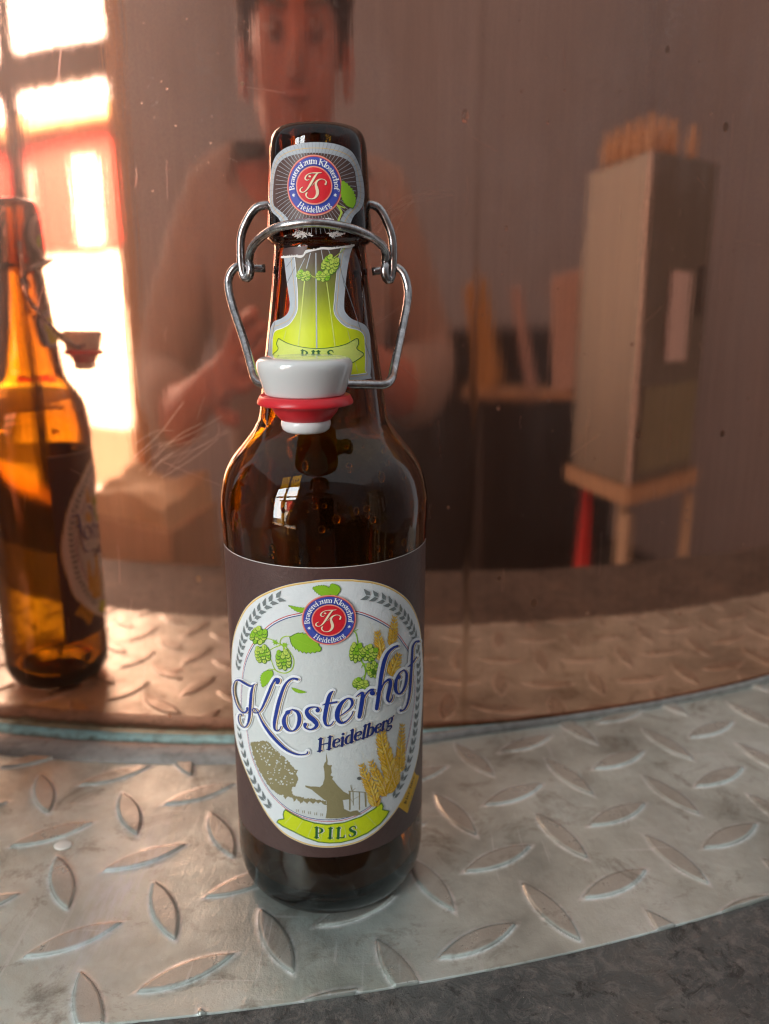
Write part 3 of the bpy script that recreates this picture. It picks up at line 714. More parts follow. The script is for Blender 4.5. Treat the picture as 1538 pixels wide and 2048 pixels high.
    for st in ([(450, 275, 8), (500, 330, 14), (522, 460, 16)], [(480, 285, 10), (525, 262, 8)], [(560, 640, 18), (590, 740, 20), (690, 740, 12)], [(600, 740, 20), (630, 850, 18), (605, 960, 18)], [(590, 760, 14), (570, 800, 6)], [(625, 900, 14), (575, 935, 6)]):
        A.ribbon(st, 'green', 12, T=H8, step=14)
    hop(A, (500, 590), 92, 128, .1, 13, H8); hop(A, (680, 600), 104, 108, .6, 13, H8); hop(A, (735, 830), 88, 105, -.3, 13, H8)
    hop(A, (560, 1035), 110, 78, .4, 13, H8)
    # 'Klosterhof': brush letters
    K6 = [[(408, 972, 10), (345, 1005, 24), (250, 960, 30), (175, 918, 24), (120, 925, 13), (88, 985, 11), (80, 1080, 11), (96, 1180, 12), (130, 1290, 14), (175, 1370, 18), (225, 1412, 22), (265, 1408, 24), (290, 1375, 26), (292, 1345, 30)],
          [(385, 990, 14), (358, 1080, 34), (345, 1200, 40), (335, 1350, 40), (325, 1480, 36), (303, 1575, 26), (268, 1632, 16), (228, 1636, 12), (188, 1602, 12), (164, 1540, 12), (160, 1480, 12), (176, 1442, 12), (204, 1440, 14), (214, 1462, 14)],
          [(748, 945, 52), (752, 915, 70), (718, 900, 44), (685, 940, 30), (650, 1010, 34), (612, 1110, 38), (572, 1210, 36), (528, 1310, 28), (490, 1380, 20), (452, 1412, 14), (415, 1416, 12), (384, 1398, 12), (370, 1370, 12), (386, 1347, 12), (416, 1356, 12), (440, 1390, 14), (462, 1435, 18), (510, 1540, 26), (570, 1640, 36), (650, 1748, 44), (750, 1860, 44), (860, 1960, 38), (960, 2020, 28), (1060, 2052, 20), (1150, 2050, 14), (1196, 2032, 18), (1200, 2010, 16)],
          [(1046, 898, 34), (1030, 893, 30), (975, 885, 26), (900, 930, 28), (842, 1020, 38), (795, 1150, 46), (755, 1290, 50), (725, 1430, 50), (705, 1540, 46), (700, 1620, 36), (712, 1670, 24), (745, 1690, 16), (780, 1668, 14), (802, 1620, 12)],
          [(975, 1360, 16), (1048, 1400, 44), (1078, 1480, 56), (1066, 1580, 52), (1022, 1660, 30), (960, 1692, 18), (896, 1664, 40), (856, 1600, 56), (844, 1530, 56), (862, 1460, 42), (905, 1392, 24), (975, 1360, 16)],
          [(896, 1408, 60), (912, 1400, 60)],
          [(1352, 1372, 62), (1362, 1362, 50), (1345, 1328, 20), (1270, 1322, 20), (1205, 1352, 42), (1188, 1405, 58), (1226, 1468, 70), (1300, 1530, 70), (1338, 1590, 56), (1310, 1640, 36), (1240, 1668, 20), (1175, 1645, 22), (1158, 1610, 40), (1164, 1592, 60)]]
    K8 = [[(178, 1122, 12), (150, 1150, 36), (125, 1200, 48), (102, 1290, 52), (80, 1400, 52), (66, 1500, 48), (78, 1572, 36), (112, 1602, 20), (160, 1582, 14), (188, 1540, 10)], [(38, 1312, 8), (92, 1296, 24), (160, 1284, 22), (232, 1270, 22)],
          [(278, 1465, 8), (340, 1420, 14), (408, 1360, 18), (444, 1290, 34), (430, 1238, 30), (380, 1222, 18), (312, 1270, 38), (262, 1350, 58), (238, 1440, 64), (248, 1520, 52), (302, 1562, 30), (372, 1530, 16), (430, 1460, 12), (456, 1400, 9)],
          [(496, 1196, 8), (540, 1160, 18), (585, 1150, 40), (578, 1250, 54), (562, 1350, 54), (548, 1440, 54), (538, 1480, 46)], [(592, 1245, 8), (632, 1160, 16), (690, 1104, 22), (735, 1100, 22)], [(716, 1146, 64), (724, 1150, 60)],
          [(1062, 494, 30), (1045, 500, 26), (1000, 520, 28), (930, 592, 38), (882, 700, 48), (852, 830, 50), (832, 950, 48), (816, 1080, 48), (800, 1200, 48), (786, 1300, 48), (776, 1365, 44)],
          [(832, 1125, 8), (870, 1022, 18), (920, 972, 26), (958, 965, 36), (966, 1020, 46), (946, 1120, 48), (928, 1210, 44), (934, 1258, 30), (962, 1268, 18), (990, 1222, 12), (1002, 1170, 8)],
          [(1150, 826, 12), (1184, 870, 28), (1188, 950, 34), (1168, 1050, 32), (1128, 1132, 24), (1080, 1162, 20), (1042, 1120, 40), (1036, 1050, 44), (1050, 960, 34), (1090, 870, 16), (1150, 826, 12)], [(1076, 930, 50), (1082, 926, 50)],
          [(1350, 432, 32), (1340, 432, 26), (1308, 442, 18), (1276, 500, 22), (1266, 600, 26), (1258, 750, 28), (1250, 900, 28), (1240, 1050, 28), (1226, 1180, 26), (1202, 1290, 22), (1165, 1370, 18), (1125, 1396, 16), (1110, 1394, 40)], [(1208, 784, 8), (1260, 742, 20), (1326, 650, 9)]]
    for KK, z, f in ((K6, z6, 1.), (K8, z8, .91)):
        for st in KK:
            hw = 46 if st is K6[0] else 80*f
            A.ribbon(st, 'silver', 16, T=B(z), step=10, dw=hw+7); A.ribbon(st, 'halo', 17, T=B(z), step=10, dw=hw)
        for st in KK: A.ribbon(st, 'bronze', 18, T=B(z), step=8, shift=(27*f, 4*f), dw=2)
        for st in KK: A.ribbon(st, 'cream', 19, T=B(z), step=8, shift=(18*f, 3*f))
        for st in KK: A.ribbon(st, 'navyblue', 20, T=B(z), step=8, dw=5)
        for st in KK: A.ribbon(st, 'blue', 21, T=B(z), step=8)
    # 'Heidelberg' under it
    pa, pb = px_body(z5b((246, 522))), px_body(z5b((1392, 92))); pm = px_body(z5b((860, 345)))
    base = along([pa, pm, pb]); tx = 'Heidelberg'; em = 6.1; tr = (base.length/em-adv(tx)-.25)/(len(tx)-1)
    text(A, tx, base, em, 'cream', 18, italic=.33, track=tr, shift=(.45, 0), dw=.1); text(A, tx, base, em, 'navyblue', 20, italic=.33, track=tr, dw=.14)
    # green banner with PILS
    up = [(600, 1010), (700, 1075), (860, 1155), (1020, 1205), (1200, 1228), (1446, 1199), (1698, 1111), (1886, 996), (1991, 912)]
    dn = [(2064, 1101), (1970, 1216), (1781, 1352), (1572, 1446), (1400, 1488), (1240, 1496), (1080, 1480), (900, 1420), (740, 1340), (560, 1250), (478, 1190)]
    BN = up+[(2014, 964), (2001, 1011), (2100, 1032)]+dn+[(500, 1160), (580, 1145), (570, 1090), (578, 1040)]
    c = np.mean(BN, axis=0); 
    A.poly(BN, 'lime', 10, T=B(z3b), grid=70)
    for p, q in zip(BN, BN[1:]+BN[:1]): A.ribbon([(*p, 15), (*q, 15)], 'greendark', 11, T=B(z3b), step=70)
    for a, b in (((705, 1085), (590, 1215)), ((850, 1165), (745, 1330)), ((1000, 1220), (925, 1410)), ((1155, 1245), (1110, 1470)), ((1300, 1245), (1305, 1480)), ((1440, 1225), (1495, 1450)), ((1590, 1185), (1690, 1350)), ((1770, 1085), (1910, 1240))):
        A.ribbon([(a[0], a[1], 12), (b[0], b[1], 10)], 'limepale', 11, T=B(z3b), step=40, caps=False)
    bl = along([px_body(z3b(p)) for p in [(1010, 1415), (1200, 1425), (1400, 1422), (1640, 1390)]])
    tr = (bl.length/5.6-adv('PILS')-.02)/3
    text(A, 'PILS', bl, 5.6, 'halo', 12, shift=(.32, 0), track=tr, dw=.1); text(A, 'PILS', bl, 5.6, 'pils', 13, track=tr, dw=.18)
    # yellow tab at the right
    A.poly([z5(p) for p in [(1380, 342), (1424, 392), (1342, 650), (1278, 604)]], 'yellow', 2, T=px_body, grid=10)
    zt = Z(17.06, 770, 1520)
    tb = along([px_body(zt(p)) for p in [(700, 1500), (860, 1000), (1000, 560)]])
    text(A, 'Bier-Idee', tb, 2.2, 'dark', 3, track=(tb.length/2.2-adv('Bier-Idee'))/8, dw=.02) if all(ch in GL for ch in 'Bier-Idee') else None
    for q0, q1 in (((770, 1620), (850, 1380)), ((860, 1330), (900, 1200)), ((920, 1150), (1000, 900)), ((1010, 860), (1060, 620))):
        a, b = px_body(zt(q0)), px_body(zt(q1)); A.ribbon([(*a, .5), (*b, .5)], 'khaki', 3, step=1, caps=False)
    emblem(A, px_body((658, 1238.5)), 8.35, 22)
    return A.build('main_label', parent)

def lip_label(parent):
    A = Art(15.7); z1 = Z(3.495, 430, 220)
    Bp = lambda p: px_prof(z1(p), 15.7)
    out = [(470, 800), (440, 750), (400, 710), (386, 660), (384, 560), (394, 430), (415, 345), (468, 282), (560, 242), (700, 225), (850, 240), (950, 288), (1000, 370), (1030, 470), (1042, 560), (1040, 630), (1018, 690), (970, 740), (944, 800)]
    inn = [(530, 800), (497, 742), (442, 692), (411, 652), (412, 520), (430, 412), (476, 347), (560, 312), (700, 299), (840, 318), (930, 356), (972, 420), (986, 510), (994, 600), (960, 670), (908, 712), (858, 800)]
    def sm(P): return [tuple(q[:2]) for q in catmull([(*Bp(p), 0) for p in P], .6)]
    O, I = sm(out), sm(inn)
    A.poly(O, 'silver', 0, grid=1.2); A.poly(I, 'brown', 2, grid=1.2)
    mid = [((O[int(i*(len(O)-1)/80)][0]*.45+I[int(i*(len(I)-1)/80)][0]*.55), (O[int(i*(len(O)-1)/80)][1]*.45+I[int(i*(len(I)-1)/80)][1]*.55)) for i in range(81)]
    A.ribbon([(*p, .16) for p in mid], 'gold', 1, step=.8, caps=False)
    c = px_prof((628, 371), 15.7)
    def hit(P, a):
        best = None
        for p, q in zip(P, P[1:]):
            dx, dy = math.cos(a), math.sin(a); ex, ey = q[0]-p[0], q[1]-p[1]; det = -dx*ey+dy*ex
            if abs(det) < 1e-9: continue
            rx, ry = p[0]-c[0], p[1]-c[1]; t = (-rx*ey+ry*ex)/det; s_ = (dx*ry-dy*rx)/det
            if 0 <= s_ <= 1 and t > 0: best = t if best is None else min(best, t)
        return best
    for k in range(64):
        a = 2*PI*k/64+.03; t = hit(I, a) or 13.5; t2 = hit(O, a)
        t = min(t, 13.5)
        A.ribbon([(c[0]+8.5*math.cos(a), c[1]+8.5*math.sin(a), .09), (c[0]+t*math.cos(a), c[1]+t*math.sin(a), .14)], 'silver', 3, step=1.5, caps=False)
        if t2: A.ribbon([(c[0]+t*math.cos(a), c[1]+t*math.sin(a), .08), (c[0]+t2*math.cos(a), c[1]+t2*math.sin(a), .08)], 'silverline', 1, step=1.5, caps=False)
    for st in ([(845, 655, 12), (870, 690, 14), (880, 720, 12), (865, 760, 14), (858, 795, 14)], [(865, 670, 8), (905, 685, 8)], [(880, 700, 7), (888, 720, 6)]):
        A.ribbon(st, 'greenlight', 4, T=Bp, step=10)
    leaf(A, (960, 685), (888, 498), 88, 'green', 4, Bp, vein=False)
    emblem(A, c, 8.35, 5)
    # torn paper left on the glass under the wire
    rs = random.Random(5)
    for cx_, cy_, n_, sx, sy in ((600, 868, 70, 55, 20), (835, 866, 60, 55, 16), (780, 762, 26, 40, 10)):
        for _ in range(n_):
            x, y = rs.gauss(cx_, sx*.5), rs.gauss(cy_, sy*.5); a = rs.uniform(0, 3)
            A.ribbon([(x, y, 7), (x+16*math.cos(a), y+8*math.sin(a), 4)], 'torn', 6, T=Bp, step=10)
    return A.build('lip_label', parent)

def neck_label(parent):
    A = Art(17.5); z2 = Z(3.495, 430, 500)
    Bp = lambda p: px_prof(z2(p), 17.5)
    out = [(478, 50), (486, 75), (500, 200), (518, 330), (524, 385), (508, 442), (462, 480), (412, 502), (388, 560), (378, 650), (372, 760), (376, 860), (420, 905), (1050, 905), (1085, 868), (1086, 700), (1080, 590), (1052, 530), (1000, 500), (950, 478), (908, 430), (902, 370), (908, 280), (922, 150), (944, 30), (962, -22)]
    top = [(960, -22), (900, -20), (850, -12), (800, -8), (750, -10), (700, 0), (660, 10), (640, 25), (620, 42), (560, 44), (478, 50)]
    inn = [(556, 46), (562, 80), (572, 200), (580, 330), (574, 430), (530, 508), (480, 543), (422, 568), (406, 622), (403, 760), (408, 850), (450, 866), (1018, 866), (1046, 830), (1046, 655), (1035, 592), (1000, 560), (920, 538), (862, 490), (831, 430), (835, 330), (846, 200), (862, 60), (882, -16)]
    def sm(P, st=.6): return [tuple(q[:2]) for q in catmull([(*Bp(p), 0) for p in P], st)]
    tp = [Bp(p) for p in top]
    A.poly(sm(out)+tp[1:-1], 'silver', 0, grid=1.4)
    A.poly(sm(inn)+[Bp(p) for p in [(840, -10), (800, -7), (750, -9), (700, 2), (660, 12), (640, 28), (600, 44)]], 'neckfade', 2, grid=1.4)
    mid = [(532, 48), (548, 200), (562, 335), (556, 425), (515, 490), (450, 523), (405, 545), (392, 620), (388, 850), (445, 878), (1022, 878), (1058, 840), (1060, 655), (1046, 580), (1000, 545), (925, 515), (872, 470), (850, 420), (856, 330), (868, 200), (886, 60), (905, -10)]
    A.ribbon([(*Bp(p), .14) for p in mid], 'gold', 1, step=.6, caps=False)
    A.ribbon([(*Bp(p), .22) for p in inn], 'halo', 3, step=.6, caps=False)
    for a, b, w_ in (((705, 20), (711, 690), 9), ((628, 60), (570, 180), 5), ((668, 20), (640, 130), 6), ((628, 205), (583, 672), 8), ((742, 0), (762, 110), 5), ((780, 225), (838, 672), 8), ((790, -5), (830, 90), 5), ((500, 560), (484, 625), 6), ((925, 560), (945, 640), 6), ((975, 780), (995, 850), 6)):
        A.ribbon([(a[0], a[1], w_*.8), (b[0], b[1], w_*1.1)], 'limepale' if a[1] > 150 else 'silver', 3, T=Bp, step=25, caps=False)
    for a, b in (((500, 120), (560, 40)), ((505, 230), (575, 90)), ((905, 260), (870, 90)), ((1085, 760), (890, 180)), ((1000, 505), (930, 300)), ((420, 500), (400, 620))):
        A.ribbon([(a[0], a[1], 4), (b[0], b[1], 4)], 'silverline', 1, T=Bp, step=25, caps=False)
    hop(A, (803, 105), 55, 62, .5, 4, Bp); hop(A, (622, 180), 48, 34, .2, 4, Bp); hop(A, (755, 185), 48, 34, 0, 4, Bp)
    A.ribbon([(830, 55, 6), (860, 30, 5), (905, -15, 5)], 'greenlight', 4, T=Bp, step=12)
    A.ribbon([(660, 165, 5), (700, 190, 5), (760, 150, 5), (800, 140, 5)], 'greenlight', 4, T=Bp, step=12)
    BN = [(448, 618), (520, 655), (620, 680), (720, 688), (820, 680), (915, 657), (990, 618), (1000, 655), (988, 690), (1036, 726), (1000, 762), (930, 800), (830, 826), (720, 832), (600, 822), (500, 798), (410, 750), (412, 728), (446, 692), (434, 655)]
    A.poly(BN, 'limepale', 4, T=Bp, grid=14)
    A.ribbon([(*p, 5) for p in BN+BN[:1]], 'pils', 5, T=Bp, step=16, caps=False)
    bl = along([Bp(p) for p in [(592, 772), (710, 780), (842, 770)]]); em = 4.3
    text(A, 'PILS', bl, em, 'pils', 5, track=(bl.length/em-adv('PILS'))/3, dw=.08)
    # torn upper edge: ragged white fibres
    rs = random.Random(9)
    edge = [(472, 50), (520, 47), (560, 44), (600, 46), (620, 40), (632, 20), (650, 8), (700, 0), (750, -12), (800, -10), (850, -14), (900, -22), (940, -26), (965, -34)]
    A.ribbon([(*p, 13+rs.uniform(-4, 8)) for p in edge], 'torn', 6, T=Bp, step=8)
    for _ in range(170):
        t = rs.uniform(0, len(edge)-1.001); i = int(t); f = t-i; x = edge[i][0]*(1-f)+edge[i+1][0]*f; y = edge[i][1]*(1-f)+edge[i+1][1]*f
        a = rs.uniform(-2.6, -.5); l = rs.uniform(4, 15)
        A.ribbon([(x, y, 4), (x+l*math.cos(a), y+l*math.sin(a), 1.5)], 'torn', 6, T=Bp, step=9, caps=False)
    # brown scrap of the upper part, above left
    A.poly([(478, 46), (470, 20), (480, -10), (540, -22), (600, -25), (650, -32), (640, 0), (628, 20), (615, 38), (560, 42)], 'brown', 1, T=Bp, grid=12)
    return A.build('neck_label', parent)

# ------------------------------------------------------------------ the bottle
def make_bottle():
    root = empty('beer_bottle', (BX, BY, 0))
    prof = [(0.0, 4.5), (8, 4.2), (18, 3.0), (24, 1.0)]
    outer = [(q[0], q[1]) for q in SP]
    inner = [(9.6, 260.7), (8.9, 258.4), (8.8, 250), (9.0, 235), (10.0, 226), (11.6, 212), (14.2, 196), (16.6, 182), (17.8, 174), (19.4, 171), (22.5, 167), (26.0, 162.5), (29.0, 157), (31.0, 150), (31.9, 142), (31.9, 130), (31.7, 60), (31.8, 20), (31.2, 12), (29.0, 8), (24, 7), (14, 8.4), (6, 9.4), (0.05, 9.7)]
    inner = [tuple(q[:2]) for q in catmull([(*p, 0) for p in inner], 2.5)]
    full = [(.05, 3.2), (10, 2.8), (20, 1.6), (24, .35)]+outer+[(10.2, 261.4)]+inner
    me = lathe_me([(a/1e3, b/1e3) for a, b in full], 160, cap=False)
    body = link('glass_body', me, root, [GLASS])
    body['label'] = 'dark amber glass with a faint seam round the shoulder'
    main_label(root)['label'] = 'brown paper label with white oval, blue script lettering and a green PILS banner'
    neck_label(root)['label'] = 'lime green neck label with torn top edge'
    lip_label(root)['label'] = 'brown mouth label with a red and blue round emblem'
    bm = bmesh.new(); rs = random.Random(21)
    for _ in range(46):
        z = rs.uniform(.126, .172); th = R(rs.uniform(-30, 75)); r_ = float(np.interp(z, [.120, .142, .150, .157, .1625, .167, .172], [.0319, .0319, .0310, .0290, .0260, .0225, .0186]))-.0001
        a = rs.uniform(.0004, .0013); M = Matrix.Translation((r_*math.sin(th), -r_*math.cos(th), z)) @ Matrix.Rotation(th, 4, 'Z') @ Matrix.Diagonal((a, a*.45, a*rs.uniform(.9, 1.7), 1))
        bmesh.ops.create_icosphere(bm, subdivisions=2, radius=1, matrix=M)
    me = bpy.data.meshes.new('c'); bm.to_mesh(me); bm.free()
    wt = NT('condensation'); wt.set(Base_Color=(1, .8, .45), Roughness=.05, IOR=1.33, Transmission_Weight=.75)
    link('condensation_drops', me, root, [wt.m])['kind'] = 'stuff'
    y0 = BY
    def W(name, pts, rad=.00130):
        return link(name, tube_me([loc(*p) for p in pts], rad), root, [WIRE])
    dF = .017
    # wire round the mouth with an eye at each side
    ring = [(498, 522, y0-.002), (502, 500, y0-.004), (518, 478, y0-.0085), (544, 460, y0-.0150), (575, 450, y0-.0183), (632, 446, y0-.0195), (690, 454, y0-.0183), (731, 468, y0-.0150), (757, 484, y0-.0085), (770, 502, y0-.004), (771, 524, y0-.002)]
    ear1 = [(556, 411, y0), (541, 410, y0-.001), (520, 412, y0-.001), (503, 426, y0-.001), (484, 466, y0-.001), (481, 507, y0-.001), (484, 541, y0-.001), (490, 556, y0-.0015), (498, 553, y0-.003), (501, 540, y0-.0035), (498, 522, y0-.002)]
    ear2 = [(720, 410, y0), (737, 409, y0-.001), (752, 412, y0-.001), (765, 426, y0-.001), (781, 463, y0-.001), (786, 494, y0-.001), (785, 540, y0-.001), (780, 560, y0-.0015), (772, 556, y0-.003), (769, 541, y0-.0035), (771, 524, y0-.002)]
    parts = [(tube_me([loc(*p) for p in q], .00132), Matrix()) for q in (ring, ear1, ear2)]
    link('locking_wire', join_me(parts), root, [WIRE])
    # bail that carries the stopper
    bail = [(530, 536.5, y0+.0005), (514, 536.5, y0+.0005), (497, 536, y0), (480, 531, y0-.0005), (467, 538, y0-.001), (458, 555, y0-.001), (457, 576, y0-.002), (466, 614, y0-.005), (487, 677, y0-.013), (504, 737, y0-.022), (511, 758, y0-.026), (525, 768, y0-.029), (560, 768, y0-.034), (612, 768, y0-.034), (690, 768.5, y0-.034), (735, 769, y0-.031), (768, 769, y0-.029), (782, 759, y0-.026), (787, 740, y0-.022), (799, 683, y0-.013), (812, 620, y0-.005), (816, 584, y0-.002), (811, 556, y0-.001), (802, 540, y0-.0005), (788, 533, y0), (772, 539, y0+.0005), (758, 541, y0+.0005), (744, 543, y0+.0005)]
    W('wire_bail', bail)
    # stopper
    st_y = BY-.0355
    top = loc(610, 716, st_y-.013); cx_, cz = at(610, 770, st_y).x-BX, 0
    sp = [(.0001, .1957), (.0100, .1958), (.0124, .1955), (.0133, .1948), (.01365, .1936), (.0134, .1918), (.0126, .1890), (.0117, .1862), (.0113, .1853), (.0100, .1850), (.0001, .1850)]
    sp = [tuple(q[:2]) for q in catmull([(a*1e3, b*1e3, 0) for a, b in sp[1:-1]], .5)]
    me = lathe_me([(.0001, .1957)]+[(a/1e3, b/1e3) for a, b in sp]+[(.0001, .1850)], 72)
    S = link('stopper', me, root, [CERAMIC]); S.location = (cx_, st_y-BY, 0); S['label'] = 'pale grey ceramic stopper cap'
    g = [(.0001, .1851), (.0126, .1851), (.0129, .1850), (.0136, .1836), (.01375, .1831), (.01372, .1827), (.0134, .1825), (.0112, .1823), (.0100, .1820), (.0096, .1813), (.0090, .1801), (.0081, .1790), (.0073, .1781), (.0068, .1778), (.0001, .1778)]
    G_ = link('gasket', lathe_me(g, 72), S, [RUBBER]); G_['label'] = 'red rubber seal ring'
    for p in G_.data.polygons: p.use_smooth = True
    pl = [(.0001, .1782), (.0067, .1781), (.0071, .1776), (.0072, .1766), (.0068, .1753), (.0058, .1745), (.0040, .1742), (.0001, .1741)]
    link('plug', lathe_me(pl, 64), S, [CERAMIC_W])
    return root
bottle = make_bottle()
tag(bottle, 'amber swing top beer bottle standing on the tread plate, white oval label facing the viewer', 'bottle', 'swing top beer bottles')
def copy_tree(o, parent=None):
    c = o.copy(); C.objects.link(c); c.parent = parent
    for ch in list(o.children): copy_tree(ch, c)
    return c
B2 = (-.2100, .2970)
b2 = copy_tree(bottle); b2.location = (B2[0], B2[1], 0); b2.rotation_euler = (0, 0, R(50))
tag(b2, 'second swing top beer bottle, seen only as the mirror image glowing amber at the left', 'bottle', 'swing top beer bottles')

# ------------------------------------------------------------------ kettle, tread plate, slab
KC = (-.0707, 1.0388); KR = .6854; KT = math.tan(R(.8))
def kettle():
    zs = [-.03, 0, .02, .1, .3, .6, .9, 1.15]
    pr = [(KR-KT*z, z) for z in zs]+[(KR-KT*1.15-.03, 1.19), (KR-.12, 1.23), (.3, 1.33), (.12, 1.36), (.0001, 1.365)]
    me = lathe_me(pr, 360, cap=False)
    o = link('brewing_kettle', me, None, [COPPER]); o.location = (KC[0], KC[1], 0)
    tag(o, 'large polished copper brewing kettle whose curved side fills the background', 'brewing kettle')
    # foot flange with verdigris
    V, F, A_ = [], [], []
    n = 400; prof_n = 14
    for i in range(n+1):
        a = R(-60)+R(120)*i/n; x = KC[0]+KR*math.sin(a)
        wd = .0035+.0205*(1/(1+math.exp((x-.0)/.030)))
        for k in range(prof_n+1):
            t = k/prof_n; h = .0022*(1 if t < .25 else 0)+(0 if t < .25 else .0034*math.sin(PI*min(1, (t-.25)/.75))**.6) if t > .0 else .003
            wob = .0006*noise.noise(Vector((i*.11, k*.4, 0)))
            rr = KR-.001+wd*t+(wob if 0 < k < prof_n else 0)
            V.append((rr*math.sin(a), -rr*math.cos(a), -.0010+max(0, h)+.0003*noise.noise(Vector((i*.25, k*.6, 3))))); A_.append(t)
    for i in range(n):
        for k in range(prof_n):
            a = i*(prof_n+1)+k; F.append((a, a+1, a+prof_n+2, a+prof_n+1))
    me = mesh(V, F); at_ = me.attributes.new('across', 'FLOAT', 'POINT'); at_.data.foreach_set('value', A_)
    me.flip_normals()
    f = link('base_flange', me, o, [PATINA]); f['label'] = 'blue green verdigris edge and grey solder bead at the foot'
    # water drops clinging to the copper
    bm = bmesh.new(); rs = random.Random(11)
    drops = [(935, 228, 8, 16), (1050, 178, 3, 4), (1138, 176, 3, 4), (1100, 108, 3, 3), (1435, 222, 4, 4), (1018, 455, 4, 6), (1008, 490, 3, 4), (1104, 240, 3, 5), (860, 335, 0, 0), (1102, 802, 5, 4), (1506, 798, 7, 5), (1000, 817, 5, 8), (898, 1017, 4, 4), (1450, 730, 3, 3), (1270, 690, 5, 6), (1176, 1228, 6, 6), (1362, 1230, 5, 4), (1310, 440, 3, 3), (1430, 365, 2, 3), (1510, 450, 3, 3), (1478, 500, 3, 3), (1378, 1022, 5, 3), (1378, 1042, 5, 3), (1300, 1046, 3, 3), (1328, 1048, 3, 3), (1490, 1092, 4, 4), (1486, 1106, 4, 4), (1530, 870, 4, 4)]
    for _ in range(60): drops.append((rs.uniform(880, 1530), rs.uniform(20, 1250), rs.uniform(1, 2.4), rs.uniform(1, 3)))
    for _ in range(26): drops.append((rs.uniform(240, 520), rs.uniform(20, 420), rs.uniform(.8, 2.0), rs.uniform(1, 2.5)))
    for x, y, rx, ry in drops:
        if rx == 0: continue
        dx, dz = ray(x, y); a = dx*dx+1; b = -2*(dx*KC[0]+KC[1]); c = KC[0]**2+KC[1]**2-KR*KR; ds = b*b-4*a*c
        if ds < 0: continue
        t = (-b-math.sqrt(ds))/(2*a); z = CAM_H+dz*t; rr = KR-KT*z; ang = math.atan2(dx*t-KC[0], KC[1]-t)
        s_ = t/1600*.75
        M = Matrix.Translation((rr*math.sin(ang), -rr*math.cos(ang), z)) @ Matrix.Rotation(ang, 4, 'Z') @ Matrix.Diagonal((rx*s_, max(rx, 1.5)*s_*.55, ry*s_, 1))
        bmesh.ops.create_icosphere(bm, subdivisions=2, radius=1, matrix=M)
    me = bpy.data.meshes.new('d'); bm.to_mesh(me); bm.free()
    wt = NT('water'); wt.set(Base_Color=(.95, .95, .95), Roughness=.02, IOR=1.33, Transmission_Weight=1.0)
    d = link('water_drops', me, o, [wt.m]); d['kind'] = 'stuff'
    # fine scratches in the polish
    V, F = [], []; rs = random.Random(4)
    def onwall(x, y):
        dx, dz = ray(x, y); a = dx*dx+1; b = -2*(dx*KC[0]+KC[1]); c = KC[0]**2+KC[1]**2-KR*KR; ds = max(b*b-4*a*c, 0)
        t = (-b-math.sqrt(ds))/(2*a); z = CAM_H+dz*t; ang = math.atan2(dx*t-KC[0], KC[1]-t); return ang, z
    def scratch(pts, w_):
        Q = catmull([(*onwall(*p), w_*rs.uniform(.4, 1)) for p in pts], .004)
        i0 = len(V)
        for i, q in enumerate(Q):
            a, b = Q[max(i-1, 0)], Q[min(i+1, len(Q)-1)]; d = np.array([(b-a)[0]*KR, (b-a)[1]]); d /= np.linalg.norm(d)+1e-12
            for sg in (-1, 1):
                ang = q[0]-sg*d[1]*w_/2/KR; z = q[1]+sg*d[0]*w_/2; rr = KR-KT*z+.00006
                V.append((rr*math.sin(ang), -rr*math.cos(ang), z))
        for i in range(len(Q)-1): j = i0+2*i; F.append((j, j+1, j+3, j+2))
    for k in range(9):
        x0, y0 = rs.uniform(250, 330), rs.uniform(880, 960); a = rs.uniform(-.9, .55); L = rs.uniform(60, 190); bd = rs.uniform(-25, 25)
        scratch([(x0, y0), (x0+L*.5*math.cos(a), y0+L*.5*math.sin(a)+bd*.5), (x0+L*math.cos(a), y0+L*math.sin(a))], rs.uniform(.00004, .00011))
    for k in range(5):
        x0, y0 = rs.uniform(375, 440), rs.uniform(860, 880); scratch([(x0-rs.uniform(20, 90), y0+rs.uniform(50, 120)), (x0-10, y0+rs.uniform(20, 40)), (x0+rs.uniform(10, 60), y0)], rs.uniform(.00004, .0001))
    for k in range(60):
        x0, y0 = rs.uniform(20, 1500), rs.uniform(5, 1350); a = rs.choice([PI/2, PI/2, rs.uniform(0, PI)])+rs.uniform(-.1, .1); L = rs.uniform(15, 90)
        scratch([(x0, y0), (x0+L*.5*math.cos(a)+rs.uniform(-3, 3), y0+L*.5*math.sin(a)), (x0+L*math.cos(a), y0+L*math.sin(a))], rs.uniform(.00003, .00008))
    for k in range(7):
        x0 = rs.uniform(740, 800); scratch([(x0, 470-rs.uniform(0, 40)), (x0+50, 400-rs.uniform(-10, 25)), (x0+rs.uniform(90, 150), 378+rs.uniform(-8, 12))], rs.uniform(.00004, .0001))
    sm_ = NT('scratched_copper'); sm_.set(Base_Color=(.90, .56, .43), Metallic=1.0, Roughness=.34)
    link('scratches', mesh(V, F), o, [sm_.m])['kind'] = 'stuff'
    return o
kettle()

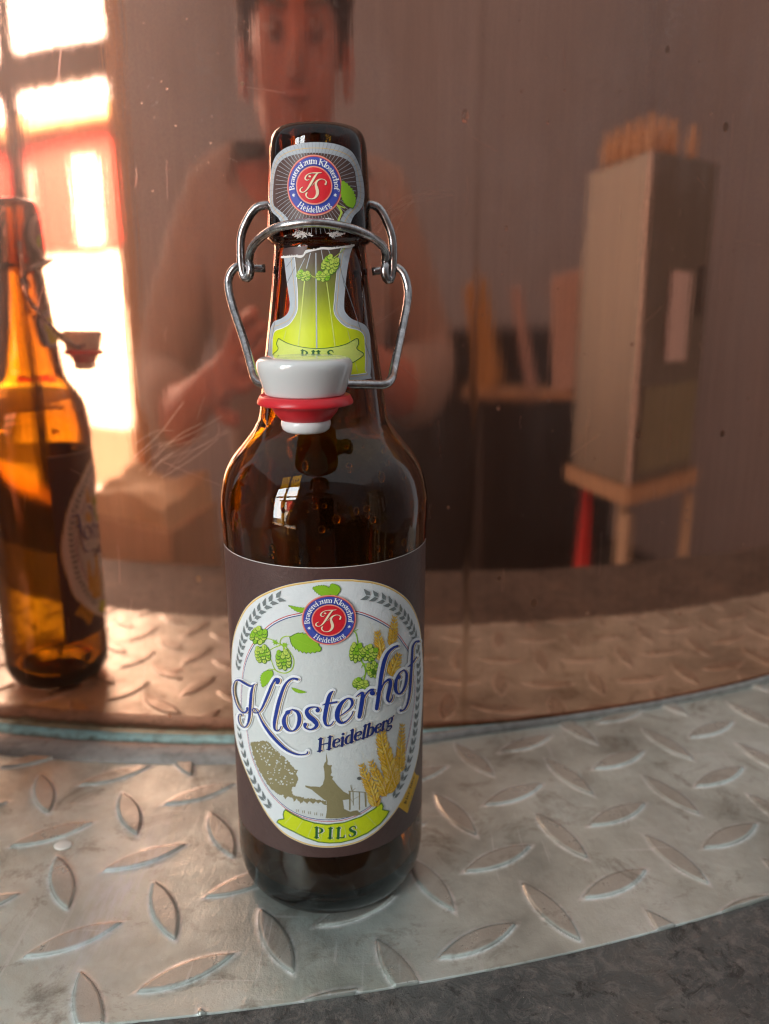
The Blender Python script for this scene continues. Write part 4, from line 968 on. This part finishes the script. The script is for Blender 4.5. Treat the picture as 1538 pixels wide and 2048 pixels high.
EC = (-.1822, 1.1177); ER = .9298; PZ0 = -.0009
def tread_plate():
    a1 = np.array([.04205, -.0139]); a2 = np.array([-.0125, -.0414]); org = np.array([.0721, .2807])
    Mi = np.linalg.inv(np.array([a1, a2]).T)
    angs = np.linspace(R(-21), R(40), 1560); rad = np.linspace(ER, .60, 540)
    AA, RR = np.meshgrid(angs, rad, indexing='ij')
    X = EC[0]+RR*np.sin(AA); Y = EC[1]-RR*np.cos(AA)
    H_ = np.zeros_like(X)
    def loz(org_, ang):
        q = np.stack([X-org_[0], Y-org_[1]], -1) @ Mi.T; q = q-np.round(q)
        d = q @ np.array([a1, a2]); c, s_ = math.cos(ang), math.sin(ang)
        l = d[..., 0]*c+d[..., 1]*s_; w_ = -d[..., 0]*s_+d[..., 1]*c
        a, b = .0158, .0041; Rc = (a*a+b*b)/(2*b)
        sd = np.maximum(np.hypot(l, w_-(Rc-b)), np.hypot(l, w_+(Rc-b)))-Rc
        t = np.clip((.00040-sd)/.00085, 0, 1); q = np.clip((.0026-sd)/.0034, 0, 1); return .80*t*t*(3-2*t)+.20*q*q*(3-2*q)
    H_ = np.maximum(loz(org, R(-61.7)), loz(org+(a1+a2)/2, R(28.6)))
    # wear: each face dips slightly, low undulation of the sheet
    Z_ = PZ0+H_*.0010+.00012*np.sin(X*41)*np.cos(Y*37)*(1-H_)
    V = np.stack([X, Y, Z_], -1).reshape(-1, 3); n, m = X.shape
    # skirt down at the front edge
    sk = V.reshape(n, m, 3)[:, 0, :].copy(); sk[:, 2] = -.003; i0 = len(V); V = np.vstack([V, sk])
    idx = np.arange(n*m).reshape(n, m)
    F = np.stack([idx[:-1, :-1], idx[:-1, 1:], idx[1:, 1:], idx[1:, :-1]], -1).reshape(-1, 4)
    ii = np.arange(n-1); F2 = np.stack([idx[:-1, 0], idx[1:, 0], i0+ii+1, i0+ii], -1)
    F = np.vstack([F, F2])
    me = bpy.data.meshes.new('plate'); me.vertices.add(len(V)); me.vertices.foreach_set('co', V.astype(np.float32).ravel())
    me.loops.add(F.size); me.loops.foreach_set('vertex_index', F.astype(np.int32).ravel())
    me.polygons.add(len(F)); me.polygons.foreach_set('loop_start', np.arange(0, F.size, 4, dtype=np.int32)); me.polygons.foreach_set('loop_total', np.full(len(F), 4, dtype=np.int32))
    me.update(calc_edges=True); me.validate()
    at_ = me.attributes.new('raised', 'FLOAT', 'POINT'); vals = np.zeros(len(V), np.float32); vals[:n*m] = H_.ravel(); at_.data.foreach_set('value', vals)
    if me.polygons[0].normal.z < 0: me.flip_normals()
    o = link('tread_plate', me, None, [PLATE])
    tag(o, 'grey steel tread plate with raised lozenges that the bottles stand on', 'tread plate')
    p = at(127, 1690, .1); dx, dz = ray(127, 1690); t = -(CAM_H-PZ0)/dz
    bm = bmesh.new(); bmesh.ops.create_uvsphere(bm, u_segments=20, v_segments=8, radius=1, matrix=Matrix.Translation((dx*t, t, PZ0)) @ Matrix.Diagonal((.0036, .0030, .0004, 1)))
    me = bpy.data.meshes.new('s'); bm.to_mesh(me); bm.free()
    link('paint_spot', me, o, [simple('white_paint', (.72, .72, .66), .5)])['label'] = 'dried white paint drop'
tread_plate()

def slab():
    V, F = [], []; n, m = 420, 40
    for i in range(n+1):
        a = R(-24)+R(70)*i/n
        for k in range(m+1):
            t = k/m; rr = ER+.00015+.125*t
            z = -.00125+.0002*min(1, k*.3)*noise.noise(Vector((i*.3, k*.5, 0)))+.0003*noise.noise(Vector((i*.9, k*1.4, 7)))
            if k == m: z = -.045
            if k == m-1: z -= .002
            V.append((EC[0]+rr*math.sin(a), EC[1]-rr*math.cos(a), z))
    for i in range(n):
        for k in range(m):
            a = i*(m+1)+k; F.append((a, a+m+1, a+m+2, a+1))
    me = mesh(V, F)
    bm = bmesh.new(); bm.from_mesh(me); bmesh.ops.recalc_face_normals(bm, faces=bm.faces); bm.to_mesh(me); bm.free()
    if me.polygons[5].normal.z < 0: me.flip_normals()
    o = link('stone_kerb', me, None, [STONE]); tag(o, 'rough dark grey stone kerb along the front edge of the tread plate', 'kerb')
slab()

# ------------------------------------------------------------------ the room that the copper mirrors
PLASTER = simple('grey_plaster', (.42, .41, .43), .9, scale=3)
DARKWOOD = simple('dark_panel', (.035, .025, .02), .6, scale=8)
FLOORM = simple('dark_floor', (.05, .042, .036), .6, scale=5)
def bx(name, c, s, mat, parent=None, bev=.004, rz=0):
    o = link(name, box_me(*s, bev=bev), parent, [mat], smooth=False); o.location = c; o.rotation_euler = (0, 0, rz); return o
FZ = -.92
o = bx('floor', (0, -.9, FZ-.05), (7.2, 5.2, .05), FLOORM, bev=0); tag(o, kind='structure')
WX0, WX1, WZ0, WZ1, WY = -3.35, -1.16, -.50, 2.15, -2.2
wp = [(box_me(WX0+3.6, .2, 3.4, 0), T3((WX0-3.6)/2, WY-.1, FZ)), (box_me(3.6-WX1, .2, 3.4, 0), T3((WX1+3.6)/2, WY-.1, FZ)),
      (box_me(WX1-WX0, .2, WZ0-FZ, 0), T3((WX0+WX1)/2, WY-.1, FZ)), (box_me(WX1-WX0, .2, FZ+3.4-WZ1, 0), T3((WX0+WX1)/2, WY-.1, WZ1))]
o = link('back_wall', join_me(wp), None, [PLASTER], smooth=False); tag(o, kind='structure')
o = bx('right_wall', (3.0, -.6, FZ), (.1, 4.8, 3.4), PLASTER, bev=0); tag(o, kind='structure')
o = bx('left_wall', (-3.6, -.4, FZ), (.1, 4.2, 3.4), PLASTER, bev=0); tag(o, kind='structure')
o = bx('wall_panelling', (1.28, WY+.03, FZ), (3.1, .05, FZ*-1+.16), DARKWOOD); tag(o, 'dark wood panelling along the lower back wall', 'panelling')
# window with wooden frame
JAMB = simple('orange_wood', (.62, .30, .10), .5, scale=30)
STEELD = simple('dark_frame', (.05, .048, .05), .5)
wn = empty('window', (0, WY, 0)); tag(wn, 'tall bright window with dark glazing bars mirrored at the upper left', 'window')
fr = [(box_me(.13, .1, WZ1-WZ0, .004), T3(x, -.05, WZ0)) for x in (-2.14, -3.28)]
fr += [(box_me(WX1-WX0, .1, .12, .004), T3((WX0+WX1)/2, -.05, z)) for z in (1.02, WZ1-.085)]
link('glazing_bars', join_me(fr), wn, [STEELD], smooth=False)
link('wooden_jamb', box_me(.10, .16, WZ1-WZ0-.1, .004), wn, [JAMB], smooth=False).location = (WX1-.051, .01, WZ0+.01)
link('sill', box_me(WX1-WX0+.1, .3, .04, .005), wn, [JAMB], smooth=False).location = ((WX0+WX1)/2, .08, WZ0-.041)
# outside: bright overcast sky, yard and a red house front
sk = link('sky', mesh([(-16, -11, -1.2), (-4, -11, -1.2), (-4, -11, 9.5), (-16, -11, 9.5)], [(0, 1, 2, 3)]), None, [emit('bright_sky', (.93, .98, 1.0), 15.5)], smooth=False); tag(sk, kind='structure')
yd = bx('yard', (-4, -6.5, -.95), (16, 8.5, .05), simple('dark_gravel', (.075, .06, .04), .9), bev=0); tag(yd, kind='structure')
hs = empty('house', (-4.0, -6.9, -.9)); tag(hs, 'cream house with salmon red boards and white windows, mirrored through the window', 'house')
link('wall', box_me(5.2, .4, 2.75, .01), hs, [simple('cream_render', (.86, .83, .76), .9)], smooth=False)
link('cladding', box_me(5.3, .06, .95, .01), hs, [simple('salmon_boards', (.42, .04, .035), .9)], smooth=False).location = (0, .24, 1.75)
for x, z in ((-1.4, 1.78), (.1, 1.78), (1.35, 1.78)):
    wq = link('window', box_me(.5, .06, .72, .01), hs, [simple('white_frame', (.8, .8, .76), .5)], smooth=False); wq.location = (x, .30, z)
link('roof', box_me(5.8, .9, .14, .01), hs, [simple('roof_tiles', (.45, .30, .16), .8)], smooth=False).location = (0, .1, 2.76)

# right: metal cabinet on a stand
GREYM = NT('brushed_steel'); GREYM.set(Base_Color=(.13, .12, .10), Metallic=.6, Roughness=.4); GREYM = GREYM.m
cb = empty('metal_cabinet', (.76, -.13, .0), 0); tag(cb, 'tall grey metal cabinet on legs mirrored at the right', 'cabinet')
P4 = [(.655, -.075), (.645, -.28), (.86, -.27), (.875, -.03)]
def prism(P, z0, z1):
    n = len(P); return mesh([(x, y, z0) for x, y in P]+[(x, y, z1) for x, y in P], [tuple(range(n))[::-1], tuple(range(n, 2*n))]+[(i, (i+1) % n, n+(i+1) % n, n+i) for i in range(n)])
o = link('body', prism([(x-.76, y+.13) for x, y in P4], -.02, .40), cb, [GREYM], smooth=False)
cc = np.mean(P4, axis=0)
o = link('base_board', prism([((x-cc[0])*1.12+cc[0]-.76, (y-cc[1])*1.12+cc[1]+.13) for x, y in P4], -.045, -.021), cb, [simple('tan_board', (.45, .30, .17), .6)], smooth=False)
link('corner_highlight', box_me(.007, .007, .42, .002), cb, [simple('painted_highlight', (.75, .62, .55), .35)], smooth=False).location = (.653-.76, -.073+.13, -.02)  # pale strip added as the highlight along the cabinet corner
for (x, y) in (P4[0], P4[2], P4[3]):
    l = link('leg', box_me(.025, .025, .86, .003), cb, [simple('pale_leg', (.50, .40, .28), .6)], smooth=False); l.location = (x-.76, y+.13, FZ)
link('door_panel', box_me(.07, .004, .12, .002), cb, [simple('label_card', (.62, .58, .58), .7)], smooth=False).matrix_local = T3(.77-.76+.0, -.050+.13+.004, .14) @ Matrix.Rotation(R(11.5), 4, 'Z')
def on_face(name, u, z, w_, h_, mat, th=.004):
    p = Vector((.655, -.075, 0))+Vector((.22, .045, 0))*u; nrm = Vector((-.2, .98, 0)).normalized()
    o = link(name, box_me(w_, th, h_, .001), cb, [mat], smooth=False); o.matrix_local = T3(p.x-.76+nrm.x*.0025, p.y+.13+nrm.y*.0025, z) @ Matrix.Rotation(R(11.5), 4, 'Z')
on_face('lower_panel', .53, -.005, .19, .115, simple('olive_panel', (.20, .20, .12), .5))
on_face('handle', .88, .20, .01, .07, STEELD, .012)
jm = simple('amber_jar', (.55, .36, .18), .3)
for k, (x, y) in enumerate([(.672, -.095), (.668, -.128), (.665, -.160), (.662, -.193), (.660, -.226), (.705, -.09), (.74, -.085), (.80, -.07)]):
    j = link('jar', lathe_me([(.0001, 0), (.014, 0), (.015, .006), (.015, .026), (.009, .034), (.009, .044), (.0001, .044)], 20), None, [jm]); j.location = (x, y, .401)
    tag(j, ['small tan jar at the front corner of the cabinet top', 'small tan jar second in the row along the left edge of the cabinet top', 'small tan jar third in the row along the left edge of the cabinet top', 'small tan jar fourth in the row along the left edge of the cabinet top', 'small tan jar last in the row at the far left of the cabinet top', 'small tan jar just right of the front corner of the cabinet top', 'small tan jar in the middle of the right edge of the cabinet top', 'small tan jar at the right end of the cabinet top'][k], 'jar', 'jars on top of the cabinet')
# shelf with folders
sf = empty('wall_shelf', (.52, -.42, 0)); tag(sf, 'light wooden shelf carrying folders, mirrored right of the bottle', 'shelf')
d_ = Vector((.30, .24, 0)); 
board = link('board', box_me(.40, .09, .012, .002), sf, [simple('pale_board', (.52, .36, .22), .6)], smooth=False); board.location = (.065, .03, .078); board.rotation_euler = (0, 0, R(38))
for sx in (-.15, .15):
    bl_ = link('post', box_me(.02, .02, .98, .002), sf, [DARKWOOD], smooth=False); bl_.location = (.065+sx*math.cos(R(38)), .03+sx*math.sin(R(38)), FZ)
def folder(name, lx, wd, h, tilt, mat, label):
    f = link(name, box_me(wd, .07, h, .004), None, [mat], smooth=False)
    base = Vector((.585+lx*math.cos(R(38)), -.39+lx*math.sin(R(38)), .092))
    f.matrix_world = Matrix.Translation(base) @ Matrix.Rotation(R(38), 4, 'Z') @ Matrix.Rotation(R(tilt), 4, 'Y')
    tag(f, label, 'folder', 'folders on the shelf')
folder('ring_binder', -.125, .055, .175, -20, simple('tan_card', (.55, .33, .12), .6), 'tan folder leaning at the left end of the shelf')
folder('ring_binder', -.01, .022, .165, -20, simple('pink_card', (.55, .40, .36), .6), 'thin pinkish folder leaning in the middle of the shelf')
folder('ring_binder', .10, .095, .175, -7, simple('pale_card', (.66, .54, .48), .6), 'wide pale folder at the right end of the shelf')
# red cone on the floor line
rc = link('traffic_cone', lathe_me([(.0001, 0), (.055, 0), (.055, .012), (.036, .016), (.012, .33), (.0001, .335)], 32), None, [simple('red_plastic', (.60, .02, .015), .4)])
rc.location = (.675, -.245, -.36); tag(rc, 'red plastic cone standing beside the leg of the cabinet', 'cone')
cr = bx('wooden_crate', (.69, -.24, FZ), (.22, .22, -.36-FZ-.001), DARKWOOD); tag(cr, 'dark crate under the red cone', 'crate')
# left: side table with carton and cloth
tb = empty('side_table', (-.30, -.10, 0)); tag(tb, 'low dark side table left of the photographer carrying a carton', 'table')
link('table_top', box_me(.34, .30, .02, .003), tb, [DARKWOOD], smooth=False).location = (0, 0, -.09)
for sx in (-.14, .14):
    for sy in (-.12, .12):
        link('leg', box_me(.03, .03, -.092-FZ, .003), tb, [DARKWOOD], smooth=False).location = (sx, sy, FZ)
CARD = simple('carton_card', (.55, .42, .28), .8)
ct = bx('carton', (-.285, -.06, -.069), (.17, .14, .085), CARD, rz=R(15)); tag(ct, 'pale tan cardboard carton on the side table, mirrored at the left', 'carton')
def towel():
    bm = bmesh.new(); bmesh.ops.create_grid(bm, x_segments=30, y_segments=24, size=.5)
    for v in bm.verts:
        x, y = v.co.x, v.co.y; v.co.z = .02+.006*math.sin(x*7+y*3)+.007*noise.noise(Vector((x*4, y*4, 1))); v.co.x *= .17; v.co.y *= .13
        if abs(x) > .46: v.co.z -= .03
    me = bpy.data.meshes.new('t'); bm.to_mesh(me); bm.free()
    o = link('folded_cloth', me, None, [simple('cream_cloth', (.72, .60, .40), .9)]); o.location = (-.285, -.06, .018); o.rotation_euler = (0, 0, R(15))
    md = o.modifiers.new('s', 'SOLIDIFY'); md.thickness = .026; m2_ = o.modifiers.new('b', 'BEVEL'); m2_.width = .008; m2_.segments = 3
    tag(o, 'cream folded cloth lying on the cardboard carton', 'cloth')
towel()

# ------------------------------------------------------------------ the photographer, mirrored in the copper
def skin_chain(name, joints, edges, mats, parent=None, lv=2, root=0):
    me = mesh([j[0] for j in joints], []); me.edges.add(len(edges)); me.edges.foreach_set('vertices', [i for e in edges for i in e]); me.update()
    o = bpy.data.objects.new(name, me); C.objects.link(o)
    for m in mats: me.materials.append(m)
    md = o.modifiers.new('skin', 'SKIN')
    for i, j in enumerate(joints):
        sv = me.skin_vertices[0].data[i]; sv.radius = j[1] if isinstance(j[1], tuple) else (j[1], j[1]); sv.use_root = (i == root)
    md.use_smooth_shade = True
    s_ = o.modifiers.new('sub', 'SUBSURF'); s_.levels = lv; s_.render_levels = lv
    if parent: o.parent = parent
    return o
SKIN = simple('skin', (.46, .18, .125), .55, var=.06)
KNIT = simple('beige_knit', (.36, .29, .26), .9, scale=40, bump=.4)
DENIM = simple('dark_trousers', (.05, .055, .08), .9)
HAIR = simple('brown_hair', (.16, .075, .04), .6, scale=80)
px_, py_ = -.035, -.30
J = [((px_, py_-.06, -.12), (.15, .11)), ((px_, py_-.05, .08), (.15, .11)), ((px_, py_-.01, .27), (.17, .10)), ((px_, py_+.06, .345), .06), ((px_, py_+.09, .385), .055),  # pelvis..neck
     ((px_-.18, py_+.01, .315), .06), ((px_-.30, py_+.03, .12), .05), ((px_-.20, py_+.20, .10), .036), ((px_-.15, py_+.255, .13), .024),
     ((px_+.18, py_+.01, .315), .06), ((px_+.27, py_+.04, .12), .05), ((px_+.15, py_+.19, .13), .036), ((px_+.085, py_+.262, .165), .024),
     ((px_-.09, py_-.05, -.22), .085), ((px_-.10, py_-.02, -.52), .055), ((px_-.10, py_-.05, -.86), .04), ((px_-.10, py_+.06, -.885), .034),
     ((px_+.09, py_-.05, -.22), .085), ((px_+.10, py_-.02, -.52), .055), ((px_+.10, py_-.05, -.86), .04), ((px_+.10, py_+.06, -.885), .034)]
E_ = [(0, 1), (1, 2), (2, 3), (3, 4), (2, 5), (5, 6), (6, 7), (7, 8), (2, 9), (9, 10), (10, 11), (11, 12), (0, 13), (13, 14), (14, 15), (15, 16), (0, 17), (17, 18), (18, 19), (19, 20)]
# head joints
hc = Vector((px_, py_+.13, .448))
J += [(tuple(hc+Vector((0, .0, -.065))), (.064, .068)), (tuple(hc), (.080, .090)), (tuple(hc+Vector((0, -.01, .07))), (.070, .082))]
E_ += [(4, 21), (21, 22), (22, 23)]
# hands: palm and five fingers each
def hand(J, E, wrist, palm_dir, spread, curl):
    w0 = Vector(J[wrist][0]); pd = Vector(palm_dir).normalized(); sd = Vector(spread).normalized(); cu = Vector(curl).normalized()
    J.append((tuple(w0+pd*.045), (.024, .014))); pi = len(J)-1; E.append((wrist, pi))
    for k, (o_, l) in enumerate(((-.027, .055), (-.009, .066), (.009, .062), (.026, .048))):
        a = w0+pd*.075+sd*o_; b = a+pd*l*.45+cu*.008; c = b+pd*l*.25+cu*l*.4
        i = len(J); J += [(tuple(a), .0095), (tuple(b), .0085), (tuple(c), .0072)]; E += [(pi, i), (i, i+1), (i+1, i+2)]
    a = w0+pd*.025-sd*.03; b = a-sd*.018+pd*.03+cu*.012; i = len(J); J += [(tuple(a), .011), (tuple(b), .009)]; E += [(pi, i), (i, i+1)]
hand(J, E_, 8, (.75, .25, .45), (-.2, 0, 1), (.2, .9, 0))
hand(J, E_, 12, (-.75, .1, .45), (.1, 0, 1), (-.2, .9, 0))
person = skin_chain('person', J, E_, [SKIN], lv=2)
tag(person, 'person in a brownish sweater holding up a phone, mirrored dimly in the copper', 'person')
nj = [0, 1, 2, 3, 5, 6, 7, 9, 10, 11]
mp = {v: i for i, v in enumerate(nj)}
swj = [(J[v][0], tuple(r_*(1.3 if v in (2, 3) else 1.15)+.008 for r_ in (J[v][1] if isinstance(J[v][1], tuple) else (J[v][1],)*2))) for v in nj]
skin_chain('sweater', swj, [(mp[a], mp[b]) for a, b in E_ if a in mp and b in mp], [KNIT], person)
nj = [0, 13, 14, 15, 17, 18, 19]; mp = {v: i for i, v in enumerate(nj)}
tj = [(J[v][0], tuple(r_*1.12+.006 for r_ in (J[v][1] if isinstance(J[v][1], tuple) else (J[v][1],)*2))) for v in nj]
skin_chain('trousers', tj, [(mp[a], mp[b]) for a, b in E_ if a in mp and b in mp], [DENIM], person)
def headbits():
    bm = bmesh.new(); bmesh.ops.create_uvsphere(bm, u_segments=32, v_segments=20, radius=1)
    for v in bm.verts:
        n_ = 1+.05*noise.noise(v.co*4)
        y = v.co.y; z = v.co.z
        v.co = Vector((v.co.x*.096*n_, v.co.y*.110*n_-.014, v.co.z*.105*n_+.058))
    bmesh.ops.delete(bm, geom=[v for v in bm.verts if (v.co.z < .055 and v.co.y > -.02) or v.co.z < .0], context='VERTS')
    me = bpy.data.meshes.new('h'); bm.to_mesh(me); bm.free(); o = link('hair', me, person, [HAIR]); o.location = hc
    md = o.modifiers.new('s', 'SOLIDIFY'); md.thickness = .006
    bm = bmesh.new()
    bmesh.ops.create_cone(bm, cap_ends=True, segments=12, radius1=.014, radius2=.006, depth=.045, matrix=T3(0, .088, -.01) @ Matrix.Rotation(R(-18), 4, 'X'))
    me = bpy.data.meshes.new('f'); bm.to_mesh(me); bm.free(); link('nose', me, person, [SKIN]).location = hc
    eye_m = simple('eye', (.20, .085, .06), .5)
    for sx in (-1, 1):
        bm = bmesh.new(); bmesh.ops.create_uvsphere(bm, u_segments=12, v_segments=8, radius=1, matrix=T3(sx*.030, .079, .030) @ Matrix.Rotation(R(-8*sx), 4, 'Y') @ Matrix.Diagonal((.019, .006, .0045, 1)))
        me = bpy.data.meshes.new('b'); bm.to_mesh(me); bm.free(); link('eyebrow', me, person, [HAIR]).location = hc
    for nm, r_, mt_, M in (('ear', 1, SKIN, lambda sx: T3(sx*.086, -.005, -.005) @ Matrix.Diagonal((.008, .018, .03, 1))), ('eye', .011, eye_m, lambda sx: T3(sx*.029, .074, .01))):
        for sx in (-1, 1):
            bm = bmesh.new(); bmesh.ops.create_uvsphere(bm, u_segments=12, v_segments=8, radius=r_, matrix=M(sx))
            me = bpy.data.meshes.new('e'); bm.to_mesh(me); bm.free(); link(nm, me, person, [mt_]).location = hc
    bm = bmesh.new(); bmesh.ops.create_uvsphere(bm, u_segments=14, v_segments=8, radius=1, matrix=T3(0, .078, -.045) @ Matrix.Diagonal((.024, .008, .007, 1)))
    me = bpy.data.meshes.new('m'); bm.to_mesh(me); bm.free(); link('mouth', me, person, [simple('lips', (.36, .12, .09), .5)]).location = hc
headbits()
ph = bx('smartphone', (.010, -.012, .15), (.072, .008, .148), simple('black_glass', (.012, .012, .014), .15)); ph.location.z = .085
tag(ph, 'black smartphone held up in both hands', 'phone')
